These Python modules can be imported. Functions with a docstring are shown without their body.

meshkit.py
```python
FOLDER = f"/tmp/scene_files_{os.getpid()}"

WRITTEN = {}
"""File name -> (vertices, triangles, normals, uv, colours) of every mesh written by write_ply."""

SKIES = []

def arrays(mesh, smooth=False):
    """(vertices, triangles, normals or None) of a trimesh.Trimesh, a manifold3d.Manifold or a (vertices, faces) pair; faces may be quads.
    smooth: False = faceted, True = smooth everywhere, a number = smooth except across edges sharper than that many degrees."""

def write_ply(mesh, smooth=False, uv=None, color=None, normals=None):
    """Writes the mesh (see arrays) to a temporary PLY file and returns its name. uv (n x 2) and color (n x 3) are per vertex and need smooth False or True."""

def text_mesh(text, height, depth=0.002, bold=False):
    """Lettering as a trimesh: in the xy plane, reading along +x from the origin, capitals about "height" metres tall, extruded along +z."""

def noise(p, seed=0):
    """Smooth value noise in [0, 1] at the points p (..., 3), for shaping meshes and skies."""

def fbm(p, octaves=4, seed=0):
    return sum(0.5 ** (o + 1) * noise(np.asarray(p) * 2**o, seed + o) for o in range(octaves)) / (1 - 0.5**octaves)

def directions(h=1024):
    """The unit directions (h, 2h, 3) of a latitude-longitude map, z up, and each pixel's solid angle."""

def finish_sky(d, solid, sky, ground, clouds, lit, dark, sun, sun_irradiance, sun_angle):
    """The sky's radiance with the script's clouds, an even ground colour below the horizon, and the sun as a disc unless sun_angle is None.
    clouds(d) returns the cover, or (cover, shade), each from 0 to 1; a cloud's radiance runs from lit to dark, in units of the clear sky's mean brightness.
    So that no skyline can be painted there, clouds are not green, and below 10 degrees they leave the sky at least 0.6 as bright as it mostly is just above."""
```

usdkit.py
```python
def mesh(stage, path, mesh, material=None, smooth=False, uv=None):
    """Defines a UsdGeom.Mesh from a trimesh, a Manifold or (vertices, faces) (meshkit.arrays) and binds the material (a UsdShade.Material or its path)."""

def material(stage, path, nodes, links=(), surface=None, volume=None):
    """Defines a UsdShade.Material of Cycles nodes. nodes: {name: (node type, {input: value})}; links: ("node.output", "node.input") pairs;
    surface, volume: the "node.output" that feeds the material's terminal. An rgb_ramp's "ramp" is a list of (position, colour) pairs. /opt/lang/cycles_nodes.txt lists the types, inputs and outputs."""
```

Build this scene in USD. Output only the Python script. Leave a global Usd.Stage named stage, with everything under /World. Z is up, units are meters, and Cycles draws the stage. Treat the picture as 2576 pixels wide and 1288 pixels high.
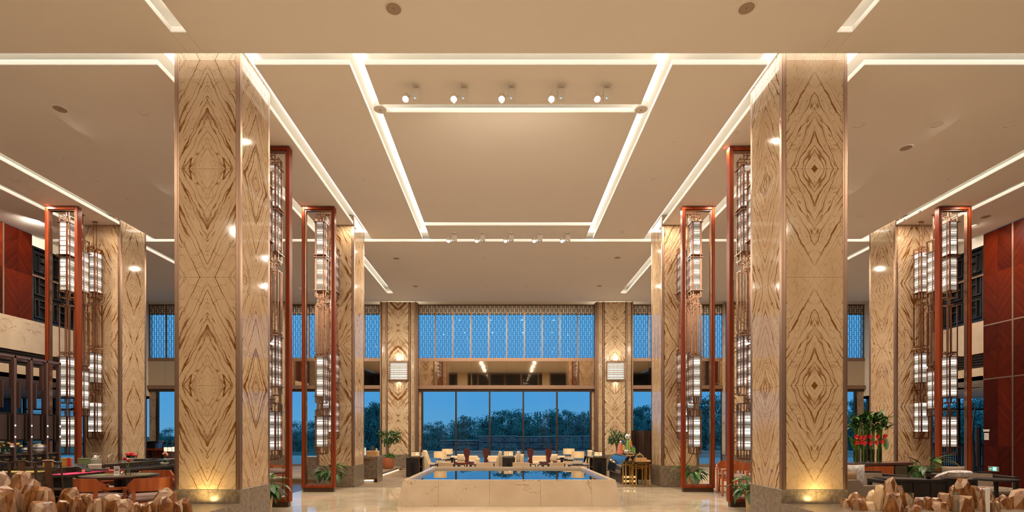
import math, random
import numpy as np, trimesh, usdkit, meshkit
from pxr import Usd, UsdGeom, UsdLux, UsdShade, Gf, Sdf, Vt
from scipy.spatial import ConvexHull

stage = Usd.Stage.CreateInMemory()
UsdGeom.SetStageUpAxis(stage, 'Z')
world = UsdGeom.Xform.Define(stage, '/World')
stage.SetDefaultPrim(world.GetPrim())
UsdGeom.Scope.Define(stage, '/World/Looks')
UsdGeom.Scope.Define(stage, '/World/Lights')

# ------------------------------------------------------------------ camera, sky, lights, exposure
F, CX, CY, EYE = 1306.0, 1268.0, 1093.0, 1.41          # focal length in pixels, horizon, eye height
cam = UsdGeom.Camera.Define(stage, '/World/camera')
cam.AddTransformOp().Set(Gf.Matrix4d(1, 0, 0, 0, 0, 0, 1, 0, 0, -1, 0, 0, 0, 0, EYE, 1))
cam.CreateHorizontalApertureAttr(36.0)
cam.CreateVerticalApertureAttr(18.0)
cam.CreateFocalLengthAttr(36.0 * F / 2576)
cam.CreateHorizontalApertureOffsetAttr((1288 - CX) / 2576 * 36)
cam.CreateVerticalApertureOffsetAttr((CY - 644) / 2576 * 36)
cam.CreateClippingRangeAttr(Gf.Vec2f(0.05, 2000))
cam.CreateExposureAttr(0.17)

SKY = .83
dome = UsdLux.DomeLight.Define(stage, '/World/Lights/sky')
dome.CreateIntensityAttr(SKY)
sky_mat = usdkit.material(stage, '/World/Looks/dusk_sky', {
    'tc': ('texture_coordinate', {}), 'sep': ('separate_xyz', {}),
    'r': ('rgb_ramp', {'ramp': [(0.0, (.14, .33, .50)), (.5, (.118, .36, .62)), (.535, (.075, .325, .68)), (.60, (.115, .42, .80)), (.75, (.09, .36, .72)), (1.0, (.06, .26, .58))]}),
    'm': ('map_range', {'from_min': -1.0, 'from_max': 1.0, 'to_min': 0.0, 'to_max': 1.0}),
    'bg': ('background_shader', {'strength': .95})},
    [('tc.generated', 'sep.vector'), ('sep.z', 'm.value'), ('m.result', 'r.fac'), ('r.color', 'bg.color')], surface='bg.background')
UsdShade.MaterialBindingAPI.Apply(dome.GetPrim()).Bind(sky_mat)

DOWN = .33      # overall strength of the recessed downlights
COVE = 5.0      # radiance of the LED strips in the ceiling coves
_ln = [0]
def disk_light(p, target, power, color, radius=.05, cone=None, soft=.3):
    _ln[0] += 1
    L = UsdLux.DiskLight.Define(stage, '/World/Lights/spot_%03d' % _ln[0])
    d = np.array(target, float) - np.array(p, float); d /= np.linalg.norm(d)
    up = np.array([0, 1, 0]) if abs(d[1]) < .9 else np.array([1, 0, 0])
    zc = -d; xc = np.cross(up, zc); xc /= np.linalg.norm(xc); yc = np.cross(zc, xc)
    L.AddTransformOp().Set(Gf.Matrix4d(*xc, 0, *yc, 0, *zc, 0, *map(float, p), 1))
    L.CreateRadiusAttr(radius); L.CreateColorAttr(Gf.Vec3f(*color))
    L.CreateIntensityAttr(power / (math.pi * math.pi * radius * radius))
    if cone:
        s = UsdLux.ShapingAPI.Apply(L.GetPrim()); s.CreateShapingConeAngleAttr(cone); s.CreateShapingConeSoftnessAttr(soft)
    return L

# ------------------------------------------------------------------ small helpers
XC = .105                                              # the hall's middle plane
ZC = 7.01                                              # ceiling
rng = random.Random(7)
def at(px, py, Y):
    return np.array([(px - CX) * Y / F, Y, EYE - (py - CY) * Y / F])
def X_(px, Y): return (px - CX) * Y / F
def Z_(py, Y): return EYE - (py - CY) * Y / F

class MB:
    def __init__(s): s.v = []; s.f = []; s.n = 0; s.t = []
    def add(s, v, f, uv=None):
        v = np.asarray(v, float); f = np.asarray(f, int)
        if f.shape[1] == 4: f = np.vstack([f[:, [0, 1, 2]], f[:, [0, 2, 3]]])
        s.v.append(v); s.f.append(f + s.n); s.n += len(v)
        if uv is not None: s.t.append(np.asarray(uv, float))
        return s
    def box(s, x0, x1, y0, y1, z0, z1, c=0):
        if x0 > x1: x0, x1 = x1, x0
        if y0 > y1: y0, y1 = y1, y0
        if z0 > z1: z0, z1 = z1, z0
        if c <= 0:
            v = np.array([[x, y, z] for z in (z0, z1) for y in (y0, y1) for x in (x0, x1)])
            return s.add(v, [[0, 2, 3, 1], [4, 5, 7, 6], [0, 1, 5, 4], [2, 6, 7, 3], [0, 4, 6, 2], [1, 3, 7, 5]])
        c = min(c, (x1 - x0) * .45, (y1 - y0) * .45, (z1 - z0) * .45)
        mid = np.array([x0 + x1, y0 + y1, z0 + z1]) / 2; h = np.array([x1 - x0, y1 - y0, z1 - z0]) / 2
        v = mid + CH_S * h - CH_S * CH_C * c
        return s.add(v, CH_F)
    def bar(s, p0, p1, w, h=None, up=(0, 0, 1)):
        h = w if h is None else h
        p0 = np.array(p0, float); p1 = np.array(p1, float); d = p1 - p0; L = np.linalg.norm(d); d /= L
        u = np.array(up, float)
        if abs(d @ u) > .95: u = np.array([1.0, 0, 0]) if abs(d[0]) < .9 else np.array([0, 1.0, 0])
        a = np.cross(d, u); a /= np.linalg.norm(a); b = np.cross(a, d)
        v = [p + a * i * w / 2 + b * j * h / 2 for p in (p0, p1) for i, j in ((-1, -1), (1, -1), (1, 1), (-1, 1))]
        return s.add(v, [[0, 3, 2, 1], [4, 5, 6, 7], [0, 1, 5, 4], [1, 2, 6, 5], [2, 3, 7, 6], [3, 0, 4, 7]])
    def cyl(s, p0, p1, r0, r1=None, n=12, cap=True):
        r1 = r0 if r1 is None else r1
        p0 = np.array(p0, float); p1 = np.array(p1, float); d = p1 - p0; d /= np.linalg.norm(d)
        u = np.array([0, 0, 1.0]) if abs(d[2]) < .9 else np.array([1.0, 0, 0])
        a = np.cross(u, d); a /= np.linalg.norm(a); b = np.cross(d, a)
        t = np.arange(n) * 2 * np.pi / n; ring = np.cos(t)[:, None] * a + np.sin(t)[:, None] * b
        v = np.vstack([p0 + ring * r0, p1 + ring * r1, [p0], [p1]]); i = np.arange(n); j = (i + 1) % n
        f = np.vstack([np.stack([i, j, j + n], 1), np.stack([i, j + n, i + n], 1)])
        if cap: f = np.vstack([f, np.stack([np.full(n, 2 * n), j, i], 1), np.stack([np.full(n, 2 * n + 1), i + n, j + n], 1)])
        return s.add(v, f)
    def tube(s, pts, r, n=8):
        pts = np.array(pts, float); rr = np.broadcast_to(r, (len(pts),))
        t = np.gradient(pts, axis=0); t /= np.linalg.norm(t, axis=1, keepdims=True) + 1e-12
        a = np.cross(t, np.where(np.abs(t[:, 2:]) < .9, [0, 0, 1.0], [1.0, 0, 0])); a /= np.linalg.norm(a, axis=1, keepdims=True) + 1e-12
        b = np.cross(t, a); ang = np.arange(n) * 2 * np.pi / n
        v = (pts[:, None] + rr[:, None, None] * (np.cos(ang)[None, :, None] * a[:, None] + np.sin(ang)[None, :, None] * b[:, None])).reshape(-1, 3)
        i, j = np.meshgrid(np.arange(len(pts) - 1), np.arange(n), indexing='ij'); k = (j + 1) % n
        q = np.stack([i * n + j, i * n + k, (i + 1) * n + k, (i + 1) * n + j], -1).reshape(-1, 4)
        m = len(pts); e = np.arange(n); c0 = len(v)
        v = np.vstack([v, pts[:1], pts[-1:]])
        f = np.vstack([q[:, [0, 2, 1]], q[:, [0, 3, 2]], np.stack([np.full(n, c0), e, (e + 1) % n], 1), np.stack([np.full(n, c0 + 1), (m - 1) * n + (e + 1) % n, (m - 1) * n + e], 1)])
        return s.add(v, f)
    def lathe(s, prof, c=(0, 0, 0), n=24):
        prof = np.array(prof, float); m = len(prof); t = np.arange(n) * 2 * np.pi / n
        v = np.stack([prof[:, 0, None] * np.cos(t), prof[:, 0, None] * np.sin(t), np.repeat(prof[:, 1, None], n, 1)], -1).reshape(-1, 3) + np.array(c)
        i, j = np.meshgrid(np.arange(m - 1), np.arange(n), indexing='ij'); k = (j + 1) % n
        return s.add(v, np.stack([i * n + j, i * n + k, (i + 1) * n + k, (i + 1) * n + j], -1).reshape(-1, 4))
    def ball(s, c, r, sub=2, scale=(1, 1, 1)):
        m = ICO[sub]
        return s.add(m[0] * np.array(scale) * r + np.array(c), m[1])
    def prism(s, poly, y0, y1, axis='y'):
        """outline in (x, z) swept along y, or (y, z) along x, or (x, y) along z"""
        poly = np.array(poly, float); n = len(poly)
        from shapely.geometry import Polygon
        tv, tf = trimesh.creation.triangulate_polygon(Polygon(poly), engine='earcut')
        key = {tuple(np.round(p, 6)): i for i, p in enumerate(poly)}
        def lift(p, h):
            p = np.asarray(p)
            return {'y': np.stack([p[:, 0], np.full(len(p), h), p[:, 1]], 1), 'x': np.stack([np.full(len(p), h), p[:, 0], p[:, 1]], 1), 'z': np.stack([p[:, 0], p[:, 1], np.full(len(p), h)], 1)}[axis]
        s.add(lift(tv, y0), tf); s.add(lift(tv, y1), tf[:, ::-1])
        i = np.arange(n); j = (i + 1) % n
        s.add(np.vstack([lift(poly, y0), lift(poly, y1)]), np.stack([i, i + n, j + n, j], 1))
        return s
    def hull(s, pts):
        h = trimesh.convex.convex_hull(np.array(pts, float))
        return s.add(h.vertices, h.faces)
    def xf(s, M):
        M = np.array(M, float); s.v = [v @ M[:3, :3].T + M[:3, 3] for v in s.v]
        if np.linalg.det(M[:3, :3]) < 0: s.f = [f[:, ::-1] for f in s.f]
        return s
    def get(s): return np.vstack(s.v), np.vstack(s.f)
    def join(s, o):
        for v, f in [o.get()]: s.add(v, f)
        return s

_p = []
for a in (-1, 1):
    for b in (-1, 1):
        for c_ in (-1, 1):
            for k in range(3): _p.append(((a, b, c_), tuple(0 if q == k else 1 for q in range(3))))
CH_S = np.array([q[0] for q in _p], float); CH_C = np.array([q[1] for q in _p], float)
_h = trimesh.convex.convex_hull(CH_S - CH_S * CH_C * .3)
_lut = {tuple(np.round(q, 4)): i for i, q in enumerate(CH_S - CH_S * CH_C * .3)}
CH_F = np.array([[_lut[tuple(np.round(_h.vertices[i], 4))] for i in f] for f in _h.faces])
ICO = {k: (np.array((m := trimesh.creation.icosphere(k)).vertices), np.array(m.faces)) for k in (0, 1, 2, 3)}
def T(x=0, y=0, z=0, rz=0, sx=1, sy=1, sz=1):
    c, s_ = math.cos(rz), math.sin(rz)
    return np.array([[c * sx, -s_ * sy, 0, x], [s_ * sx, c * sy, 0, y], [0, 0, sz, z], [0, 0, 0, 1]])

names = {}
def numbered(parent, name):
    k = names.get((parent, name), 0); names[(parent, name)] = k + 1
    return name if k == 0 else '%s_%03d' % (name, k)
def data(prim, **kw):
    for k, v in kw.items():
        if v: prim.SetCustomDataByKey(k, v)
def part(parent, name, mb, mat, label=None, smooth=False, kind=None, uv=None):
    pp = str(parent.GetPath()) if parent is not None else '/World'
    path = pp + '/' + numbered(pp, name)
    m = usdkit.mesh(stage, path, mb.get() if isinstance(mb, MB) else mb, M[mat], smooth=smooth, uv=uv)
    data(m.GetPrim(), label=label, kind=kind)
    return m.GetPrim()
def thing(name, label, cat, loc=(0, 0, 0), rz=0, group=None, kind=None):
    x = UsdGeom.Xform.Define(stage, '/World/' + numbered('/World', name))
    x.AddTranslateOp().Set(Gf.Vec3d(*map(float, loc))); x.AddRotateZOp().Set(math.degrees(rz))
    data(x.GetPrim(), label=label, category=cat, group=group, kind=kind)
    return x.GetPrim()
def single(name, mb, mat, label, cat, group=None, smooth=False, kind=None, uv=None):
    p = part(None, name, mb, mat, label, smooth, kind, uv); data(p, category=cat, group=group); return p
def struct(name, mb, mat, label=None, smooth=False, uv=None):
    return part(None, name, mb, mat, label, smooth, 'structure', uv)
def dup(src, label, loc, rz=0, group=None, scale=None, cat=None):
    base = src.GetName(); base = base[:-4] if base[-3:].isdigit() and base[-4] == '_' else base
    was = src.GetCustomData()
    x = UsdGeom.Xform.Define(stage, '/World/' + numbered('/World', base))
    x.GetPrim().GetReferences().AddInternalReference(src.GetPath())
    x.ClearXformOpOrder()
    t = x.GetPrim().GetAttribute('xformOp:translate'); 
    x.GetPrim().CreateAttribute('xformOp:translate', Sdf.ValueTypeNames.Double3).Set(Gf.Vec3d(*map(float, loc)))
    x.GetPrim().CreateAttribute('xformOp:rotateZ', Sdf.ValueTypeNames.Float).Set(math.degrees(rz))
    order = ['xformOp:translate', 'xformOp:rotateZ']
    if scale is not None:
        x.GetPrim().CreateAttribute('xformOp:scale', Sdf.ValueTypeNames.Float3).Set(Gf.Vec3f(*scale)); order.append('xformOp:scale')
    x.GetXformOpOrderAttr().Set(order) if x.GetXformOpOrderAttr() else x.CreateXformOpOrderAttr(order)
    data(x.GetPrim(), label=label, category=cat or was.get('category'), group=group or was.get('group'))
    x.GetPrim().SetInstanceable(True)
    return x.GetPrim()

# ------------------------------------------------------------------ materials
M = {}
def mat(name, nodes, links=(), surface='p.BSDF', **kw):
    M[name] = usdkit.material(stage, '/World/Looks/' + name, nodes, links, surface=surface, **kw)
def plain(name, color, rough=.5, metal=0.0, **kw):
    mat(name, {'p': ('principled_bsdf', {'base_color': color, 'roughness': rough, 'metallic': metal, **kw})})
def speckle(name, c0, c1, scale, rough=.4, detail=4, bump=0.0, lo=.35, hi=.65, stretch=(1, 1, 1), coord='object', **kw):
    n = {'tc': ('texture_coordinate', {}), 'mp': ('mapping', {'scale': stretch}), 'n': ('noise_texture', {'scale': scale, 'detail': detail, 'roughness': .6}),
         'r': ('rgb_ramp', {'ramp': [(0, c0), (lo, c0), (hi, c1), (1, c1)]}), 'p': ('principled_bsdf', {'roughness': rough, **kw})}
    l = [('tc.' + coord, 'mp.vector'), ('mp.vector', 'n.vector'), ('n.fac', 'r.fac'), ('r.color', 'p.base_color')]
    if bump:
        n['b'] = ('bump', {'strength': bump, 'distance': .01}); l += [('n.fac', 'b.height'), ('b.normal', 'p.normal')]
    mat(name, n, l)
def emit(name, color, strength):
    mat(name, {'e': ('emission', {'color': color, 'strength': strength})}, surface='e.emission')

def book_matched(name, base0, base1, vein, k=1.7, period=1.65, z0=2.154, bold=1.0, rough=.1):
    """veined marble, mirrored left-right about each slab's middle and up-down at each joint. uv: x = seed + place across (0..1), y = height in metres"""
    n, l = {'uv': ('texture_coordinate', {}), 's': ('separate_xyz', {})}, [('uv.UV', 's.vector')]
    def m(nm, t, a, b=None, c=None, **kw):
        d = {'math_type': t, **kw}
        for i, q in enumerate((a, b, c)):
            if q is None: continue
            if isinstance(q, str): l.append((q if '.' in q else q + '.value', nm + '.value%d' % (i + 1)))
            else: d['value%d' % (i + 1)] = q
        n[nm] = ('math', d); return nm
    m('seed', 'floor', 's.x'); m('fr', 'subtract', 's.x', 'seed'); m('ce', 'subtract', 'fr', .5); m('u', 'absolute', 'ce')
    m('zz', 'add', 's.y', 16.5 - z0); m('v', 'pingpong', 'zz', period)
    m('sd', 'multiply', 'seed', 7.31)
    n['wv'] = ('combine_xyz', {}); l += [('u.value', 'wv.x'), ('v.value', 'wv.y'), ('sd.value', 'wv.z')]
    n['wn'] = ('noise_texture', {'scale': 4.0, 'detail': 3.5, 'roughness': .55}); l.append(('wv.vector', 'wn.vector'))
    m('w0', 'subtract', 'wn.fac', .5); m('w1', 'multiply', 'w0', .24)
    m('ku', 'multiply', 'u', k); m('a0', 'add', 'v', 'ku'); m('a', 'add', 'a0', 'w1')
    m('vb', 'multiply', 'v', .5); m('ub', 'multiply', 'u', -.9); m('b', 'add', 'vb', 'ub')
    def layer(tag, sa, sb, ofs, width, dens):
        m('x' + tag, 'multiply', 'a', sa); m('y' + tag, 'multiply', 'b', sb); m('z' + tag, 'add', 'sd', ofs)
        n['c' + tag] = ('combine_xyz', {}); l.extend([('x' + tag + '.value', 'c' + tag + '.x'), ('y' + tag + '.value', 'c' + tag + '.y'), ('z' + tag + '.value', 'c' + tag + '.z')])
        n['n' + tag] = ('noise_texture', {'scale': 1.0, 'detail': 1.2, 'roughness': .4}); l.append(('c' + tag + '.vector', 'n' + tag + '.vector'))
        m('d' + tag, 'subtract', 'n' + tag + '.fac', .5); m('e' + tag, 'absolute', 'd' + tag)
        n['q' + tag] = ('noise_texture', {'scale': dens * 1.3, 'detail': 2}); l.append(('wv.vector', 'q' + tag + '.vector'))
        n['g' + tag] = ('map_range', {'from_min': .38, 'from_max': .62, 'to_min': width * .30, 'to_max': width * 1.1, 'clamp': True}); l.append(('q' + tag + '.fac', 'g' + tag + '.value'))
        m('h' + tag, 'divide', 'e' + tag, 'g' + tag + '.result'); m('o' + tag, 'subtract', 1.5, 'h' + tag, use_clamp=True)
        return 'o' + tag
    A = layer('A', 4.0, .40, 1.7, .019 * bold, 1.0); B = layer('B', 10.0, 1.1, 11.3, .019, .5)
    n['cn'] = ('noise_texture', {'scale': 3.2, 'detail': 3, 'roughness': .55, 'distortion': .6}); l.append(('wv.vector', 'cn.vector'))
    m('c0', 'subtract', 'cn.fac', .5); m('c1', 'absolute', 'c0'); m('c2', 'divide', 'c1', .011); m('c3', 'subtract', 1.0, 'c2', use_clamp=True); m('c4', 'multiply', 'c3', .55)
    m('B2', 'multiply', B, .8); m('mx', 'maximum', A, 'B2'); m('mx2', 'maximum', 'mx', 'c4')
    n['bn'] = ('noise_texture', {'scale': 1.6, 'detail': 4}); l.append(('wv.vector', 'bn.vector'))
    n['br'] = ('rgb_ramp', {'ramp': [(.3, base0), (.7, base1)]}); l.append(('bn.fac', 'br.fac'))
    n['vr'] = ('mix', {'color2': vein}); l += [('mx2.value', 'vr.fac'), ('br.color', 'vr.color1')]
    n['p'] = ('principled_bsdf', {'roughness': rough, 'specular_ior_level': .38}); l.append(('vr.color', 'p.base_color'))
    mat(name, n, l)

book_matched('gold_marble', (.465, .315, .19), (.535, .39, .25), (.165, .06, .010), rough=.07)
book_matched('chevron_marble', (.56, .41, .26), (.64, .49, .325), (.20, .08, .02), k=1.05, period=1.9, z0=1.5)
mat('plain_marble', {'g': ('geometry', {}), 'oi': ('object_info', {}), 'ow': ('math', {'math_type': 'multiply', 'value2': 23.0}), 'mp': ('mapping', {'scale': (.55, .55, 1.0)}), 'n': ('noise_texture', {'dimensions': '4D', 'scale': 1.25, 'detail': 5, 'roughness': .62, 'distortion': .5}),
    'd': ('math', {'math_type': 'subtract', 'value2': .5}), 'e': ('math', {'math_type': 'absolute'}), 'q': ('noise_texture', {'dimensions': '4D', 'scale': .9, 'detail': 2}), 'w': ('map_range', {'from_min': .45, 'from_max': .65, 'to_min': .0004, 'to_max': .007, 'clamp': True}),
    'h': ('math', {'math_type': 'divide'}), 'o': ('math', {'math_type': 'subtract', 'value1': 1.2, 'use_clamp': True}), 'b': ('noise_texture', {'scale': 2.2, 'detail': 5}), 'br': ('rgb_ramp', {'ramp': [(.3, (.55, .42, .295)), (.7, (.63, .505, .37))]}),
    'f': ('math', {'math_type': 'multiply', 'value2': .75}), 'm': ('mix', {'color2': (.30, .15, .06)}), 'p': ('principled_bsdf', {'roughness': .16})},
    [('g.position', 'mp.vector'), ('mp.vector', 'n.vector'), ('oi.random', 'ow.value1'), ('ow.value', 'n.w'), ('ow.value', 'q.w'), ('n.fac', 'd.value1'), ('d.value', 'e.value1'), ('mp.vector', 'q.vector'), ('q.fac', 'w.value'), ('e.value', 'h.value1'), ('w.result', 'h.value2'), ('h.value', 'o.value2'),
     ('g.position', 'b.vector'), ('b.fac', 'br.fac'), ('br.color', 'm.color1'), ('o.value', 'f.value1'), ('f.value', 'm.fac'), ('m.color', 'p.base_color')])

def wood(name, c0, c1, scale=9, rough=.28, stretch=(1, 1, .08), coord='object', **kw):
    speckle(name, c0, c1, scale, rough, detail=5, stretch=stretch, coord=coord, lo=.3, hi=.7, **kw)
wood('red_wood', (.13, .016, .004), (.22, .040, .009), rough=.42, specular_ior_level=.15)
mat('panel_wood', {'tc': ('texture_coordinate', {}), 'mp': ('mapping', {'scale': (.35, 6, 1)}), 'n': ('noise_texture', {'scale': 2.0, 'detail': 5, 'roughness': .6}),
    'n2': ('noise_texture', {'scale': .7, 'detail': 2}), 'oi': ('object_info', {}), 'a': ('math', {'math_type': 'multiply_add', 'value2': .55, 'value3': -.12}), 's': ('math', {'math_type': 'add', 'use_clamp': True}),
    'hv': ('math', {'math_type': 'multiply', 'value2': .28}),
    'r': ('rgb_ramp', {'ramp': [(0.15, (.026, .0025, .001)), (.45, (.095, .010, .002)), (.75, (.24, .031, .006))]}), 'p': ('principled_bsdf', {'roughness': .42, 'specular_ior_level': .08})},
    [('tc.UV', 'mp.vector'), ('mp.vector', 'n.vector'), ('n.fac', 'a.value1'), ('a.value', 's.value1'), ('oi.random', 'hv.value1'), ('hv.value', 's.value2'), ('s.value', 'r.fac'), ('r.color', 'p.base_color')])
wood('orange_wood', (.26, .05, .014), (.42, .11, .03), coat_weight=.4)
wood('black_wood', (.010, .008, .008), (.022, .017, .015), rough=.35)
wood('dark_wood', (.035, .018, .012), (.075, .04, .026), rough=.35)
wood('honey_wood', (.50, .26, .10), (.68, .40, .17), rough=.45)
speckle('granite', (.115, .082, .056), (.25, .19, .135), 14, rough=.3, lo=.3, hi=.7)
speckle('dark_granite', (.028, .022, .018), (.085, .068, .052), 22, rough=.15, lo=.4, hi=.7)
speckle('ceiling_paint', (.86, .81, .765), (.88, .83, .785), .6, rough=.8)
plain('white_plaster', (.86, .82, .75), .7)
plain('bronze', (.34, .22, .155), .40, 1.0)
plain('copper', (.40, .225, .15), .30, 1.0)
plain('gold', (.83, .58, .18), .16, 1.0)
plain('dark_bronze', (.075, .045, .03), .35, .6)
plain('black_metal', (.012, .011, .012), .35, .4)
plain('mirror', (.60, .50, .38), .03, 1.0)
plain('chrome', (.75, .75, .75), .12, 1.0)
plain('speaker_grille', (.42, .31, .24), .7)
plain('trim_white', (.80, .76, .70), .4)
mat('lattice', {'t': ('transparent_bsdf', {'color': (.80, .86, .92)}), 'd': ('diffuse_bsdf', {'color': (.10, .09, .09)}), 'm': ('mix_closure', {'fac': .42})}, [('t.BSDF', 'm.closure1'), ('d.BSDF', 'm.closure2')], surface='m.closure')
plain('screen_cloth', (.82, .70, .56), .8)
plain('cream_fabric', (.66, .50, .33), .9)
speckle('taupe_fabric', (.20, .145, .105), (.26, .19, .14), 60, rough=.95)
speckle('silver_fabric', (.36, .31, .30), (.66, .60, .58), 22, rough=.6)
plain('brown_fabric', (.30, .17, .085), .9)
plain('mauve_fabric', (.26, .17, .15), .95)
plain('pale_cushion', (.62, .62, .56), .9)
plain('burgundy_leather', (.085, .016, .014), .35)
plain('terracotta', (.34, .10, .04), .45)
plain('gold_pot', (.60, .44, .24), .4, .3)
plain('soil', (.03, .02, .012), .9)
plain('bark', (.20, .14, .09), .8)
plain('white_ceramic', (.75, .72, .66), .25)
plain('red_petal', (.55, .01, .02), .35)
plain('anthurium', (.62, .012, .03), .18)
plain('spadix', (.8, .45, .05), .5)
plain('pink_cloth', (.62, .02, .12), .8)
plain('peach_petal', (.75, .33, .2), .5)
plain('yellow_petal', (.70, .50, .12), .5)
plain('white_plastic', (.70, .68, .64), .4)
plain('gold_paper', (.62, .36, .07), .35, .4)
plain('red_paper', (.5, .02, .03), .5)
plain('grey_card', (.42, .38, .30), .7)
plain('dark_card', (.07, .065, .06), .6)
plain('green_cloth', (.16, .19, .08), .9)
plain('coral_icing', (.72, .22, .15), .5)
plain('green_icing', (.25, .48, .10), .5)
plain('orange_icing', (.75, .32, .04), .5)
plain('blue_icing', (.03, .09, .25), .5)
plain('black_icing', (.02, .02, .02), .5)
speckle('floor_marble', (.49, .385, .265), (.62, .51, .37), 1.3, rough=.05, detail=7, coord='object', specular_ior_level=.55)
speckle('strip_carpet', (.10, .062, .035), (.30, .21, .125), 2.2, rough=.55, detail=4, stretch=(.25, 3.2, 1))
speckle('bay_carpet', (.34, .24, .15), (.44, .32, .21), 30, rough=.9)
speckle('dark_floor', (.05, .026, .016), (.10, .05, .03), 3, rough=.25, stretch=(.4, 3, 1))
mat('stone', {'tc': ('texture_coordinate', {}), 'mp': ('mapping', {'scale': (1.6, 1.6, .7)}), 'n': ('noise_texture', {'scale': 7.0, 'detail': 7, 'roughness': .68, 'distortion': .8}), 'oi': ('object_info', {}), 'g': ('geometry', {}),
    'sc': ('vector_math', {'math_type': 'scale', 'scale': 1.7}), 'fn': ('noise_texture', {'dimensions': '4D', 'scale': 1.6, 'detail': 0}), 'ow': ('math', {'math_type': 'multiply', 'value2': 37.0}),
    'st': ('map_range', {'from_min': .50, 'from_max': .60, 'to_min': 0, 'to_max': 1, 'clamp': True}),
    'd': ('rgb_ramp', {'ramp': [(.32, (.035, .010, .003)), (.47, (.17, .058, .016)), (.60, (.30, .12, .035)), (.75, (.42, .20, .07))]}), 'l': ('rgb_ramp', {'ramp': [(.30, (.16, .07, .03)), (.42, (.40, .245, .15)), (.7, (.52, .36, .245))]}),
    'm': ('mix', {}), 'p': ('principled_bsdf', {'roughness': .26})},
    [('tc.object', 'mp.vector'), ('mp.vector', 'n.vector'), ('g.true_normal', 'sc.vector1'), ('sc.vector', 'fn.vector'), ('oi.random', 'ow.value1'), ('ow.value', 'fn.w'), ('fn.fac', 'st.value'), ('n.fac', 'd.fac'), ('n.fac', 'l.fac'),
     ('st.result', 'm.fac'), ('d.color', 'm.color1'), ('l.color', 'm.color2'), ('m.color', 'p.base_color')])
speckle('pale_stone', (.55, .36, .20), (.70, .52, .33), 4, rough=.3, detail=6, coord='object')
speckle('leaf', (.012, .045, .010), (.05, .15, .03), 9, rough=.35, lo=.3, hi=.7)
speckle('bright_leaf', (.03, .11, .012), (.10, .26, .035), 9, rough=.35)
speckle('stem_green', (.07, .16, .02), (.17, .30, .05), 12, rough=.3)
mat('tree_leaf', {'oi': ('object_info', {}), 'g': ('geometry', {}), 'n': ('noise_texture', {'scale': .5, 'detail': 3}),
    'r': ('rgb_ramp', {'ramp': [(.25, (.06, .18, .17)), (.55, (.11, .28, .24)), (.8, (.16, .36, .24))]}), 'p': ('principled_bsdf', {'roughness': .7})},
    [('g.position', 'n.vector'), ('n.fac', 'r.fac'), ('r.color', 'p.base_color')])
plain('tree_bark', (.06, .045, .04), .9)
plain('pale_bark', (.22, .19, .16), .9)
plain('lawn', (.06, .10, .06), .9)
plain('paving', (.52, .47, .42), .8)
speckle('gabion', (.09, .09, .10), (.27, .26, .26), 3.0, rough=.9, stretch=(1, 1, 2.2))
mat('pane', {'t': ('transparent_bsdf', {'color': (.93, .97, .97)}), 'g': ('glossy_bsdf', {'color': (1, 1, 1), 'roughness': .01}), 'f': ('fresnel', {'IOR': 1.2}), 'm': ('mix_closure', {})},
    [('f.fac', 'm.fac'), ('t.BSDF', 'm.closure1'), ('g.BSDF', 'm.closure2')], surface='m.closure')
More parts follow.
